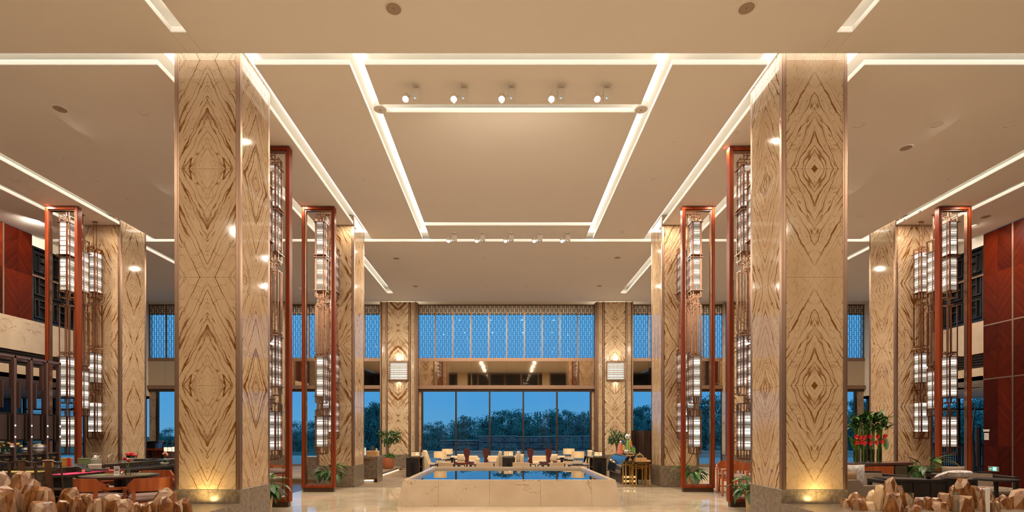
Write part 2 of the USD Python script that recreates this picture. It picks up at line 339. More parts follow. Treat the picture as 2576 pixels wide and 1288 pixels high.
mat('clear_glass', {'t': ('transparent_bsdf', {'color': (.90, .95, .93)}), 'g': ('glossy_bsdf', {'color': (1, 1, 1), 'roughness': .02}), 'f': ('fresnel', {'IOR': 1.5}), 'm': ('mix_closure', {})},
    [('f.fac', 'm.fac'), ('t.BSDF', 'm.closure1'), ('g.BSDF', 'm.closure2')], surface='m.closure')
mat('dark_glass', {'p': ('principled_bsdf', {'base_color': (.012, .016, .022), 'roughness': .03, 'specular_ior_level': .6})})
mat('water', {'tc': ('texture_coordinate', {}), 'n': ('noise_texture', {'scale': 1.2, 'detail': 1}), 'b': ('bump', {'strength': .004, 'distance': .01}), 'p': ('principled_bsdf', {'base_color': (.008, .012, .014), 'roughness': .01, 'ior': 1.9, 'specular_ior_level': 1.0})},
    [('tc.object', 'n.vector'), ('n.fac', 'b.height'), ('b.normal', 'p.normal')])
emit('led_white', (1.0, .93, .82), COVE)
emit('lamp_glow_soft', (1.0, .94, .86), 1.0)
emit('lens_glow', (1, .95, .88), 4.0)
emit('led_shelf', (1.0, .68, .30), .85)
plain('yellow_stone', (.52, .40, .12), .4)
plain('bronze_rose', (.30, .19, .17), .3, .9)
plain('grey_metal', (.40, .38, .34), .4, .3)
wood('splat_wood', (.07, .03, .018), (.15, .065, .035), rough=.25)
emit('exit_white', (.8, 1.0, .92), 1.6)
emit('shade_warm', (1.0, .80, .52), 1.3)
emit('led_warm', (1.0, .72, .36), 5.0)
emit('lamp_glow', (1.0, .93, .84), 14.0)
emit('candle_glow', (1.0, .70, .36), 14.0)
emit('exit_green', (.05, .85, .50), 1.6)
emit('blue_led', (.2, .45, 1.0), 3.0)
mat('shade_cloth', {'tc': ('texture_coordinate', {}), 'd': ('vector_math', {'math_type': 'length'}), 'r': ('rgb_ramp', {'ramp': [(0, (1, .66, .30)), (.5, (.95, .52, .21)), (1, (.85, .42, .14))]}),
    'mr': ('map_range', {'from_min': .03, 'from_max': .26, 'to_min': 0, 'to_max': 1, 'clamp': True}), 'st': ('map_range', {'from_min': .03, 'from_max': .22, 'to_min': .85, 'to_max': .36, 'clamp': True}), 'p': ('principled_bsdf', {'base_color': (.45, .36, .22), 'roughness': .9})},
    [('tc.object', 'd.vector1'), ('d.value', 'mr.value'), ('d.value', 'st.value'), ('mr.result', 'r.fac'), ('r.color', 'p.emission_color'), ('st.result', 'p.emission_strength')])
# ribbed crystal of the lanterns, lit from inside by a bulb in every other tier
mat('crystal', {'tc': ('texture_coordinate', {}), 's': ('separate_xyz', {}), 'w': ('math', {'math_type': 'multiply', 'value2': 2 * math.pi / .245}), 'c': ('math', {'math_type': 'cosine'}),
    'wn': ('white_noise_texture', {'dimensions': '1D'}), 'fl': ('math', {'math_type': 'multiply', 'value2': 1 / .245}), 'fr': ('math', {'math_type': 'round'}),
    'lv': ('map_range', {'from_min': 0, 'from_max': 1, 'to_min': .4, 'to_max': 1.1}),
    'mr': ('map_range', {'from_min': -.2, 'from_max': 1, 'to_min': .15, 'to_max': 1.15, 'clamp': True}), 'mu': ('math', {'math_type': 'multiply'}),
    'p': ('principled_bsdf', {'base_color': (.34, .36, .35), 'roughness': .08, 'emission_color': (1, .95, .88), 'specular_ior_level': .8})},
    [('tc.object', 's.vector'), ('s.z', 'w.value1'), ('w.value', 'c.value1'), ('c.value', 'mr.value'), ('s.z', 'fl.value1'), ('fl.value', 'fr.value1'), ('fr.value', 'wn.w'), ('wn.value', 'lv.value'),
     ('mr.result', 'mu.value1'), ('lv.result', 'mu.value2'), ('mu.value', 'p.emission_strength')])

# ------------------------------------------------------------------ floor
f = thing('floor', None, None, kind='structure')
YB, YE = -7.0, 22.6                                    # back wall, window wall
def flat(x0, x1, y0, y1, z=0.0, t=.12): return MB().box(x0, x1, y0, y1, z - t, z)
part(f, 'floor_bed', flat(XC - 5.2, XC + 5.2, YB, 9.0), 'floor_marble')
part(f, 'joint_bed', flat(XC - 5.2, XC + 5.2, 9.0, 13.9, -.002), 'granite')
nx, ny = 13, 6
for i in range(nx):
    for j in range(ny):
        x0 = XC - 5.2 + 10.4 * i / nx; y0 = 9.0 + 4.9 * j / ny
        part(f, 'floor_slab', MB().box(x0 + .001, x0 + 10.4 / nx - .001, y0 + .001, y0 + 4.9 / ny - .001, -.02, 0), 'floor_marble')
part(f, 'lounge_carpet', flat(XC - 5.2, XC + 5.2, 13.9, YE, -.004), 'strip_carpet')
part(f, 'entry_bay_floor', flat(-21, XC - 5.2, YB, 7.0), 'floor_marble')
part(f, 'tea_bay_floor', flat(-21, XC - 5.2, 7.0, YE), 'dark_floor')
part(f, 'entry_bay_floor', flat(XC + 5.2, 21, YB, 7.0), 'floor_marble')
part(f, 'seating_bay_carpet', flat(XC + 5.2, 21, 7.0, YE), 'bay_carpet')
part(f, 'doorsill_strip', MB().box(XC - 5.2, XC + 5.2, 13.88, 13.92, -.02, .001), 'dark_bronze')

# ------------------------------------------------------------------ ceiling: flat panels with lit slots between them
ce = thing('ceiling', None, None, kind='structure')
def panel(xa, xb, ya, yb):
    """a ceiling panel given by distances from the middle plane; plaster lip in white, painted underside"""
    x0, x1 = XC + xa, XC + xb
    part(ce, 'panel_lip', MB().box(x0, x1, ya, yb, ZC + .006, ZC + .085), 'white_plaster')
    part(ce, 'ceiling_panel', MB().box(x0 + .004, x1 - .004, ya + .004, yb - .004, ZC, ZC + .006), 'ceiling_paint')
def strip(xa, xb, ya, yb):
    part(ce, 'light_strip', MB().box(XC + xa, XC + xb, ya, yb, ZC + .262, ZC + .275), 'led_white')
part(ce, 'cornice', MB().box(-21, 21, 22.32, 22.6, ZC, ZC + .29), 'white_plaster')
part(ce, 'cove_deck', MB().box(-21, 21, YB, YE + .4, ZC + .28, ZC + .40), 'white_plaster')
Y1, Y2, Y3, Y4 = 7.63, 7.87, 14.88, 15.08              # front slot, rear slot
# the panel over the camera, cut by two short slots
for xa, xb in ((-13.3, -4.745), (-4.525, 4.525), (4.745, 13.3)): panel(xa, xb, YB, Y1)
for s in (-1, 1): panel(min(s * 4.745, s * 4.525), max(s * 4.745, s * 4.525), 7.23, Y1)
for s in (-1, 1): panel(min(s * 4.745, s * 4.525), max(s * 4.745, s * 4.525), YB, 3.2)
# the middle bay
panel(-3.89, -2.445, Y2, Y3); panel(2.225, 2.445, 20, 20.01) if False else None
panel(2.445, 3.89, Y2, Y3)
for ya, yb in ((Y2, 8.81), (9.03, 13.70), (13.92, Y3)): panel(-2.22, 2.22, ya, yb)
for s in (-1, 1):
    def sp(a, b, ya, yb): panel(min(s * a, s * b), max(s * a, s * b), ya, yb)
    sp(4.13, 5.11, 8.93, 13.87)                        # soffit between the columns
    sp(5.36, 10.12, Y2, Y3)                            # side bay
    sp(10.375, 11.375, Y2, 13.87)                      # soffit of the outer row
    sp(11.6, 13.3, Y2, Y3)
    for a, b in ((4.74, 10.70), (10.93, 15.4)): sp(a, b, Y4, 21.85)
    sp(4.5, 4.74, 20.6, 21.85); sp(10.70, 10.93, 20.6, 21.85)
panel(-4.5, 4.5, Y4, 21.85)
for s in (-1, 1):
    def ss(a, b, ya, yb): strip(min(s * a, s * b), max(s * a, s * b), ya, yb)
    ss(2.25, 2.42, Y2, Y3); ss(3.93, 4.09, Y1, Y3); ss(5.15, 5.33, Y1, Y3); ss(10.15, 10.34, Y2, Y3); ss(11.41, 11.57, Y2, Y3)
    ss(4.53, 4.71, Y4, 20.55); ss(10.73, 10.90, Y4, 20.55); ss(4.55, 4.72, 3.3, 7.15)
strip(-13.2, 13.2, Y1 + .03, Y2 - .03); strip(-13.2, 13.2, Y3 + .02, Y4 - .02)
strip(-2.2, 2.2, 8.84, 9.0); strip(-2.2, 2.2, 13.73, 13.89)

# ------------------------------------------------------------------ columns faced with book-matched slabs
JOINTS = (.574, 2.154, 3.804, 5.454, 7.1, 7.27)
_seed = [3]
def slab_face(t, p0, p1, nrm, joints, material, seed, thick=.022):
    """slabs between the two points along the wall, facing nrm"""
    p0 = np.array(p0, float); p1 = np.array(p1, float); nrm = np.array(nrm, float)
    for k in range(len(joints) - 1):
        za, zb = joints[k] + .0015, joints[k + 1] - .0015
        q = [np.array([*(p + nrm * o), z]) for o in (0, thick) for z in (za, zb) for p in (p0, p1)]
        uv = [(seed + u, z) for o in (0, 1) for z in (za, zb) for u in (.003, .997)]
        fc = np.array([[4, 5, 7, 6], [0, 2, 3, 1], [0, 1, 5, 4], [2, 6, 7, 3], [0, 4, 6, 2], [1, 3, 7, 5]])
        v = np.array(q); c = v.mean(0); out = []
        for qd in fc:
            n = np.cross(v[qd[1]] - v[qd[0]], v[qd[2]] - v[qd[0]])
            out.append(qd if n @ (v[qd].mean(0) - c) > 0 else qd[::-1])
        out = np.array(out); tri = np.vstack([out[:, [0, 1, 2]], out[:, [0, 2, 3]]])
        part(t, 'marble_slab', (v, tri), material, uv=np.array(uv))
def column(cx, y0, label, group=None, w=1.0, base=.574, foot=0.0, mat_='gold_marble', seeds=None):
    t = thing('marble_column', label, 'column', (cx, y0, 0), group=group)
    h = w / 2; i = .07
    part(t, 'core', MB().box(-h + .03, h - .03, .03, w - .03, foot, 7.26), 'dark_bronze')
    part(t, 'granite_base', MB().box(-h - .005, h + .005, -.005, w + .005, foot, base, .006), 'granite')
    s = seeds or [_seed[0] + q for q in range(4)]; _seed[0] += 4
    J = (base,) + JOINTS[1:]
    slab_face(t, (-h + i, .022), (h - i, .022), (0, -1), J, mat_, s[0])
    slab_face(t, (-h + .022, i), (-h + .022, w - i), (-1, 0), J, mat_, s[1])
    slab_face(t, (h - .022, i), (h - .022, w - i), (1, 0), J, mat_, s[1] if seeds else s[2])
    slab_face(t, (-h + i, w - .022), (h - i, w - .022), (0, 1), J, mat_, s[3])
    for a in (-1, 1):
        for b in (0, 1):
            x = a * (h - i / 2 + .002); y = (i / 2 - .002) if b == 0 else w - i / 2 + .002
            m = MB().box(x - i / 2, x + i / 2, y - i / 2, y + i / 2, base, 7.26, .004)
            m.box(x - i / 2 + .022, x + i / 2 - .022, y - i / 2 - .006, y + i / 2 + .006, base, 7.26, .003)
            part(t, 'corner_trim', m, 'bronze')
    return t
NC, OC = 4.62, 10.875                                 # inner and outer column rows, from the middle plane
column(XC - NC, 7.9, 'large veined gold marble column in the left foreground, standing on the grey plinth')
column(XC + NC, 7.9, 'large veined gold marble column in the right foreground, behind the carved stone heap')
column(XC - NC, 13.9, 'veined gold marble column behind the inner lantern frame, left of the granite host desk')
column(XC + NC, 13.9, 'pale veined marble column right of the gold nesting tables and the folding screen')
column(XC - OC, 13.9, 'veined marble column rising behind the dark tea counter on the far left')
column(XC + OC, 13.9, 'crackled marble column behind the red anthurium arrangement on the right')

# pilasters of the window wall, three strips wide
def pilaster(cx, label, w=1.48, y0=21.9, side=.26):
    t = thing('marble_pilaster', label, 'pilaster', (cx, y0, 0))
    h = w / 2; J = (.56, 1.9, 3.4, 5.3, ZC - .01); e = .045
    part(t, 'core', MB().box(-h + .03, h - .03, .05, .48, 0, ZC - .004), 'dark_bronze')
    part(t, 'granite_base', MB().box(-h - .01, h + .01, -.02, .48, 0, .56, .006), 'granite')
    s = _seed[0]; _seed[0] += 3
    slab_face(t, (-h + side + e, .0), (h - side - e, .0), (0, -1), J, 'chevron_marble', s)
    slab_face(t, (-h + e, .05), (-h + side - e, .05), (0, -1), J, 'chevron_marble', s + 1)
    slab_face(t, (h - side + e, .05), (h - e, .05), (0, -1), J, 'chevron_marble', s + 2)
    slab_face(t, (-h, .1), (-h, .46), (-1, 0), J, 'chevron_marble', s + 1)
    slab_face(t, (h, .1), (h, .46), (1, 0), J, 'chevron_marble', s + 2)
    for x in (-h, -h + side, h - side, h):
        part(t, 'bronze_strip', MB().box(x - .03, x + .03, -.03, .09, .56, ZC - .004, .006), 'bronze')
    return t
pilaster(XC - 4.57, 'chevron-veined marble pilaster with a crystal sconce, left of the middle windows')
pilaster(XC + 4.57, 'chevron-veined marble pilaster with a crystal sconce, right of the middle windows')
pilaster(XC - 10.15, 'dim chevron-veined marble pilaster seen through the near left lantern frame', 1.7)
pilaster(XC + 10.15, 'dim chevron-veined marble pilaster seen through the near right lantern frame', 1.7)

# ------------------------------------------------------------------ walls
# back wall behind the camera: dark glazing in bronze, seen only in reflections
w = thing('wall_back', None, None, kind='structure')
part(w, 'glazing', MB().box(-13.4, 13.6, YB - .1, YB - .05, 0, ZC), 'dark_glass')
m = MB()
for k in range(19): m.box(-13.4 + k * 1.5 - .03, -13.4 + k * 1.5 + .03, YB - .06, YB, 0, ZC)
for z in (.05, 3.2, 4.4, 6.9): m.box(-13.4, 13.6, YB - .06, YB + .01, z - .04, z + .04)
part(w, 'glazing_bars', m, 'bronze')
for x in (-8, -4, 4, 8.2): part(w, 'marble_pier', MB().box(x - .5, x + .5, YB, YB + .3, 0, ZC), 'plain_marble', uv=None)
# side walls
def side_wall(s):
    nm = 'wall_left' if s < 0 else 'wall_right'
    xw = XC + s * 13.33
    w = thing(nm, None, None, kind='structure')
    def slab(name, y0, y1, z0, z1, mat_, d=.2, o=0.0, uvs=None): 
        m = MB().box(xw + s * o, xw + s * (o + d), y0, y1, z0, z1)
        return part(w, name, m, mat_)
    def marble(name, y0, y1, z0, z1, n, seed):
        for k in range(n):
            a, b = y0 + (y1 - y0) * k / n + .002, y0 + (y1 - y0) * (k + 1) / n - .002
            q = MB().box(xw, xw + s * .15, a, b, z0, z1); v, ff = q.get()
            uv = np.stack([seed + k + (v[:, 1] - a) / (b - a) * .99 + .005, v[:, 2]], 1)
            part(w, name, (v, ff), 'plain_marble', uv=uv)
    yw = 14.55
    lo = 4.6 if s < 0 else 0.0
    part(w, 'backing', MB().box(xw + s * .06, xw + s * .25, YB, yw, lo, ZC), 'black_wood')
    # chevron-veneered wood panels, one mesh each, grain running down to each pair's middle seam
    zs = [0, 1.08, 2.95, 3.72, 4.45, 5.85, ZC] if s > 0 else [4.6, 5.85, ZC]
    wid = .40 * 2
    y = yw; col = 0
    while y > 9.0:
        half = .42 if True else .5
        for hk in (0, 1):
            ya, yb = y - half, y
            for k in range(len(zs) - 1):
                za, zb = zs[k] + .002, zs[k + 1] - .002
                q = MB().box(xw, xw + s * .04, ya + .002, yb - .002, za, zb); v, ff = q.get()
                sg = 1 if (hk + k) % 2 == 0 else -1
                a, b = v[:, 1] - ya, v[:, 2]
                c_, s_ = math.cos(sg * .9), math.sin(sg * .9)
                part(w, 'wood_panel', (v, ff), 'panel_wood', uv=np.stack([a * c_ + b * s_ + 3.1 * k + col, -a * s_ + b * c_ + 1.7 * hk], 1))
            y -= half
        part(w, 'bronze_joint', MB().box(xw - s * .006, xw + s * .03, y - .022, y + .022, lo, ZC), 'bronze')
        y -= .022; col += 5
    for z in ((2.95, 4.45) if s > 0 else ()): part(w, 'bronze_joint', MB().box(xw - s * .004, xw + s * .03, 9, yw, z - .018, z + .018), 'bronze')
    if s < 0:
        marble('marble_facing', YB, yw, 3.70, 4.6, 12, 70)
        slab('louvre_recess', YB, 17.0, 3.30, 3.70, 'black_wood', .1, .12)
        marble('marble_fascia', YB, 17.0, 2.96, 3.30, 12, 90)
        slab('gallery_wall', YB, 9.6, 0, 2.96, 'dark_wood', .2, 0)
    else:
        slab('louvre_recess', yw, 17.0, 3.30, 3.70, 'black_wood', .1, .12)
        marble('marble_fascia', yw, 17.0, 2.96, 3.30, 2, 90)
    for k in range(5):
        part(w, 'louvre_slat', MB().box(xw + s * .06, xw + s * .12, YB if s < 0 else yw, 17.0, 3.33 + k * .075, 3.355 + k * .075), 'dark_bronze')
    marble('marble_facing', yw, 17.0, 3.70, 4.6, 2, 60)
    slab('lintel', yw, 17.0, 6.72, ZC + .1, 'white_plaster', .2, .05)
    # dark lattice glazing of the upper gallery
    part(w, 'gallery_glass', MB().box(xw + s * .12, xw + s * .13, yw, 17.0, 4.6, 6.72), 'dark_glass')
    m = MB()
    for k in range(5):
        yy = yw + .05 + k * .6; m.box(xw + s * .03, xw + s * .10, yy - .035, yy + .035, 4.6, 6.72)
    for k in range(4):
        yy = yw + .35 + k * .6
        for z0 in (4.75, 5.4, 6.05):
            for dz in (.0, .5): m.box(xw + s * .05, xw + s * .10, yy - .2, yy + .2, z0 + dz - .018, z0 + dz + .018)
            for dy in (-.2, -.07, .2): m.box(xw + s * .05, xw + s * .10, yy + dy - .018, yy + dy + .018, z0, z0 + .5)
            m.box(xw + s * .05, xw + s * .10, yy - .07, yy + .2, z0 + .3 - .018, z0 + .3 + .018)
    part(w, 'window_lattice', m, 'black_metal')
    for z in (4.63, 5.9, 6.70): part(w, 'glazing_rail', MB().box(xw + s * .02, xw + s * .1, yw, 17.0, z - .025, z + .025), 'bronze' if z == 5.9 else 'black_metal')
    # the hall widens behind the outer columns
    part(w, 'return_wall', MB().box(xw, XC + s * 15.4, 17.0, 17.2, 2.96, ZC + .2), 'white_plaster')
    part(w, 'end_wall', MB().box(XC + s * 15.4, XC + s * 15.6, 17.0, YE, 2.96, ZC + .2), 'white_plaster')
    # side gallery under the marble band: soffit, outer end
    part(w, 'gallery_soffit', MB().box(xw, 21.2 * s, YB if s < 0 else yw, 17.0, 2.96, 3.06), 'ceiling_paint')
    part(w, 'gallery_soffit', MB().box(XC + s * 15.4, 21.2 * s, 17.0, YE, 2.96, 3.06), 'ceiling_paint')
    part(w, 'gallery_end', MB().box(21 * s, 21.2 * s, YB, YE, 0, 3.1), 'dark_wood')
side_wall(-1); side_wall(1)

# ------------------------------------------------------------------ the window wall
YW = 22.4
zs = lambda py: EYE + (CY - py) * YW / F
PANELW = .756
def lattice_mesh(wd, z0, z1):
    m = MB(); n = max(2, round(wd / .095)); p = wd / n
    for k in range(n + 1): m.box(k * p - .008, k * p + .008, -.012, .012, z0, z1)
    for k in range(n):
        z = z0 + (k % 2) * .165 + .03
        while z < z1:
            for dz in (0, .075): 
                if z + dz < z1: m.box(k * p, k * p + p, -.012, .012, z + dz - .009, z + dz + .009)
            z += .33
    return m
win_n = [0]
def bay(xa, xb, npan, nlow, jambs, side):
    """one bay of the window wall between two pilasters: lattice screens above, mirror band, clear panes below"""
    x0, x1 = XC + xa, XC + xb; win_n[0] += 1
    t = thing('window_%d' % win_n[0], None, None, kind='structure')
    zt, zm, zl, z4, z5, z6 = ZC - .03, 6.52, 4.68, 4.56, 3.52, 3.36
    pw = (x1 - x0) / npan
    part(t, 'top_rail', MB().box(x0, x1, YW - .08, YW + .02, zt - .02, ZC), 'bronze')
    part(t, 'middle_rail', MB().box(x0, x1, YW - .10, YW + .05, z4, zl + .02), 'bronze')
    part(t, 'lower_rail', MB().box(x0, x1, YW - .16, YW + .05, z6, z5), 'bronze')
    part(t, 'soffit_rail', MB().box(x0, x1, YW - .06, YW + .10, z6 - .10, z6), 'dark_bronze')
    for k in range(npan + 1):
        x = x0 + k * pw; part(t, 'mullion', MB().box(x - .022, x + .022, YW - .06, YW + .02, zl, zt), 'bronze')
    for k in range(npan):
        a, b = x0 + k * pw + .022, x0 + (k + 1) * pw - .022
        part(t, 'screen_cloth', MB().box(a, b, YW + .005, YW + .02, zm + .07, zt - .02), 'screen_cloth')
        q = MB(); n = 10
        for i in range(n): q.box(a + (i + .25) * (b - a) / n, a + (i + .8) * (b - a) / n, YW - .006, YW + .01, zm + .05, zm + .085)
        part(t, 'perforated_strip', q, 'black_metal')
        part(t, 'lattice_screen', lattice_mesh(b - a, zl + .02, zt - .02).xf(T(a, YW - .02)), 'lattice')
        part(t, 'pane', MB().box(a, b, YW + .07, YW + .076, zl, zm + .09), 'pane')
        tilt = rng.uniform(-.006, .006)
        mq = MB().box(-(b - a) / 2 - .02, (b - a) / 2 + .02, 0, .02, z5, z4); mq.v = [v + np.stack([0 * v[:, 0], -(v[:, 2] - z5) * .009, 0 * v[:, 0]], 1) for v in mq.v]   # leans very slightly into the room
        mq.xf(T((a + b) / 2, YW - .08, 0, tilt))
        part(t, 'mirror_panel', mq, 'mirror')
    part(t, 'mirror_backing', MB().box(x0, x1, YW - .03, YW + .05, z6, zl), 'dark_bronze')
    la, lb = x0 + jambs[0], x1 - jambs[1]
    for (a, b) in ((x0, la), (lb, x1)):
        if b - a > .02:
            v, ff = MB().box(a, b, YW - .02, YW + .06, 0, z6).get()
            part(t, 'jamb', (v, ff), 'chevron_marble', uv=np.stack([200 + (v[:, 0] - a) / (b - a) * .99, v[:, 2]], 1))
    pw = (lb - la) / nlow
    for k in range(nlow + 1):
        x = la + k * pw; part(t, 'mullion', MB().box(x - .033, x + .033, YW - .05, YW + .07, .12, z6), 'dark_bronze')
    for k in range(nlow):
        part(t, 'pane', MB().box(la + k * pw + .03, la + (k + 1) * pw - .03, YW + .02, YW + .026, .12, z6), 'pane')
    part(t, 'sill', MB().box(la, lb, YW - .1, YW + .1, 0, .14), 'granite')
    return t
bay(-3.83, 3.83, 10, 5, (.2, .2), 0)
for s in (-1, 1):
    a, b = (s * 5.31, s * 9.3) if s > 0 else (s * 9.3, s * 5.31)
    bay(a, b, 5, 2, (0, 0), s)
    a, b = (s * 11.0, s * 15.4) if s > 0 else (s * 15.4, s * 11.0)
    bay(a, b, 6, 2, (.35, 0) if s < 0 else (0, .35), s)
    # narrow wall pieces beside the middle bay, and the gallery's window
    wl = thing('trim_%d' % (1 if s < 0 else 2), None, None, kind='structure')
    part(wl, 'bronze_reveal', MB().box(XC + s * 3.83, XC + s * 3.76, YW - .35, YW, .5, ZC), 'bronze')
    win_n[0] += 1
    t = thing('window_%d' % win_n[0], None, None, kind='structure')
    ga, gb = XC + s * 15.6, XC + s * 20.8
    for k in range(5):
        x = ga + (gb - ga) * k / 4; part(t, 'mullion', MB().box(x - .04, x + .04, YW - .05, YW + .07, 0, 2.96), 'dark_bronze')
    for z in (.05, 1.0, 2.5): part(t, 'glazing_rail', MB().box(ga, gb, YW - .03, YW + .05, z - .03, z + .03), 'dark_bronze')
    for k in range(4): part(t, 'pane', MB().box(ga + (gb - ga) * k / 4, ga + (gb - ga) * (k + 1) / 4, YW + .02, YW + .026, .05, 2.96), 'pane')
    q = MB()
    for k in range(84):
        if s < 0: q.box(ga, gb, YW - .22, YW - .20, 1.45 + k * .032, 1.462 + k * .032)
    if s < 0: part(t, 'venetian_blind', q, 'dark_bronze')

# ------------------------------------------------------------------ lamps and devices on the ceiling
def ceil_at(px, py):
    Y = (ZC - EYE) * F / (CY - py); return X_(px, Y), Y
WARM = (1.0, .86, .67)
def make_downlight(r, lamp):
    t = thing('downlight', 'x', 'downlight', (0, 0, ZC))
    part(t, 'trim_ring', MB().lathe([(r, -.004), (r * 1.12, -.004), (r * 1.15, .004), (r, .004)], n=20), 'trim_white')
    part(t, 'reflector', MB().lathe([(r, -.003), (r * .8, .03), (r * .55, .06), (0, .06)][::-1], n=20), 'chrome')
    part(t, 'lamp', MB().lathe([(0, .02), (r * .42, .022), (r * .42, .03)], n=12), lamp)
    return t
_dl = {}
def downlight(x, y, label, group, big=False, power=0, aim=None, cone=38):
    k = 'big' if big else 'small'
    if k not in _dl:
        _dl[k] = make_downlight(.085 if big else .045, 'trim_white' if big else 'lamp_glow')
        o = _dl[k]; o.GetAttribute('xformOp:translate').Set(Gf.Vec3d(x, y, ZC)); data(o, label=label, group=group)
    else: dup(_dl[k], label, (x, y, ZC), 0, group)
    if power: disk_light((x, y, ZC - .012), aim or (x, y, 0), power * DOWN, WARM, .045, cone)
SIDE = lambda px: 'left' if px < 1278 else 'right'
for k, (px, py) in enumerate(((676, 290), (760, 513), (873, 556), (1885, 290), (1853, 331), (1823, 371), (1716, 511), (1796, 511), (1699, 534), (1776, 534), (1683, 554), (1758, 554))):
    x, y = ceil_at(px, py); w_ = ('beside the left foreground column\'s top', 'above the top left corner of the farther left inner frame', 'before the left inner column\'s top', 'beside the right foreground column\'s top', 'right above the near right frame', 'left above the near right frame',
        'over the left corner of the farther right frame', 'over the right corner of the farther right frame', 'left of the farther right frame, second row', 'inside the farther right frame\'s top', 'left of the farther right frame, last row', 'inside the farther right frame, last row')[k]
    downlight(x, y, 'tiny bright pinhole downlight ' + w_, None, power=28)
for k, (px, py) in enumerate(((117, 515), (238, 537), (2439, 509), (2317, 531), (2278, 552), (2393, 530))):
    x, y = ceil_at(px, py); w_ = ('at the outer left frame\'s left top corner', 'between the outer left frame and its column', 'at the outer right frame\'s right top corner', 'left of the outer right frame', 'nearest the right outer column top', 'inside the outer right frame')[k]
    downlight(x, y, 'tiny bright pinhole downlight ' + w_, None, power=28)
for k, (px, py) in enumerate(((864, 355), (915, 450), (990, 584), (1698, 353), (1643, 450), (1564, 583))):
    x, y = ceil_at(px, py); downlight(x, y, 'small downlight in the %s long ceiling panel, %s one' % (SIDE(px), ('nearest', 'middle', 'farthest')[k % 3]), None, power=75)
for k, (px, py) in enumerate(((992, 632), (1094, 649), (1217, 649), (1350, 649), (1475, 650), (1563, 631), (1123, 720), (1225, 720), (1326, 720), (1430, 719))):
    x, y = ceil_at(px, py); downlight(x, y, 'small downlight before the window wall, %s in the %s row' % ((('first', 'second', 'third', 'fourth', 'fifth', 'sixth')[k], 'nearer') if k < 6 else (('first', 'second', 'third', 'fourth')[k - 6], 'farther')), None, power=200)
for px, py, lb in ((359, 282, 'large recessed downlight nearest the left foreground column'), (149, 397, 'large recessed downlight between the dark ceiling speaker and the left cove'),
                   (236, 451, 'large recessed downlight in the left bay, third along the diagonal row'), (312, 497, 'large recessed downlight in the left bay, fourth along the diagonal row'),
                   (414, 561, 'large recessed downlight just left of the left foreground column, low in the bay'), (117, 493, 'recessed downlight close above the left outer lantern frame'), (79, 473, 'dark recessed downlight left of the left outer cove, beside its twin'), (38, 452, 'dark recessed downlight nearest the left picture edge'),
                   (2161, 314, 'large recessed downlight nearest the right foreground column'), (2357, 314, 'large recessed downlight in the middle of the right bay row of three'), (2541, 314, 'large recessed downlight at the right picture edge'),
                   (2395, 446, 'recessed downlight next to the pale right cove strip'), (2166, 541, 'recessed downlight low in the right bay beside the right foreground column'), (2543, 520, 'recessed downlight above the red wood wall'), (2446, 567, 'recessed downlight right of the right outer lantern frame')):
    x, y = ceil_at(px, py); downlight(x, y, lb, None, True, power=20 if px in (236, 312, 414, 2166, 2357, 2395) else 120, cone=28)
# lamps of the hall behind and above the camera, same kind
for x in (-7.5, -2.2, 2.2, 7.5):
    for y in (-4.5, -1.5, 1.5, 5.5):
        disk_light((XC + x, y, ZC - .012), (XC + x, y, 0), (150 if abs(x) < 5 else 330) * DOWN, WARM, .045, 42)
for s in (-1, 1):
    for y in (9.5, 12.0, 17.5, 20.0): disk_light((XC + s * 8.2, y, ZC - .012), (XC + s * 7.8, y, 0), 310 * DOWN, WARM, .045, 26)

def speaker(px, py, label, mat_='speaker_grille', z=0):
    x, y = ceil_at(px, py)
    t = thing('ceiling_speaker', label, 'speaker', (x, y, ZC))
    part(t, 'rim', MB().lathe([(.10, -.006), (.118, -.008), (.125, .0), (.10, .0)], n=32), 'ceiling_paint' if mat_ != 'trim_white' else mat_)
    part(t, 'grille', MB().lathe([(0, -.004), (.101, -.004), (.101, .002)], n=32), mat_)
    part(t, 'badge', MB().box(-.003, .003, -.015, .015, -.006, -.003), 'dark_bronze')
for px, py, lb in ((990, 21, 'round ceiling speaker left of the middle, at the top of the picture'), (1878, 20, 'round ceiling speaker above the right foreground column, at the top of the picture'),
                   (151, 274, 'dark round ceiling speaker in the left bay'), (2279, 372, 'round ceiling speaker in the right bay below the row of downlights'),
                   (997, 650, 'faint round ceiling speaker over the left lounge'), (1553, 648, 'faint round ceiling speaker over the right lounge'),
                   (1045, 720, 'faint ceiling speaker near the left pilaster head'), (1508, 719, 'faint ceiling speaker near the right pilaster head'), (2480, 545, 'faint ceiling speaker above the red wood wall')): speaker(px, py, lb)
for s, px in ((-1, 958), (1, 1611)):
    x, y = X_(px, 9.0), 8.95
    t = thing('smoke_detector', 'white round smoke detector at the %s end of the near cross cove' % ('left' if s < 0 else 'right'), 'smoke detector', (x, y, ZC))
    part(t, 'base_disc', MB().lathe([(0, -.012), (.095, -.012), (.11, 0), (.11, .10), (0, .10)][::-1], n=28), 'trim_white')
    part(t, 'sensor', MB().lathe([(0, -.02), (.012, -.018), (.02, -.012)], n=10), 'speaker_grille')

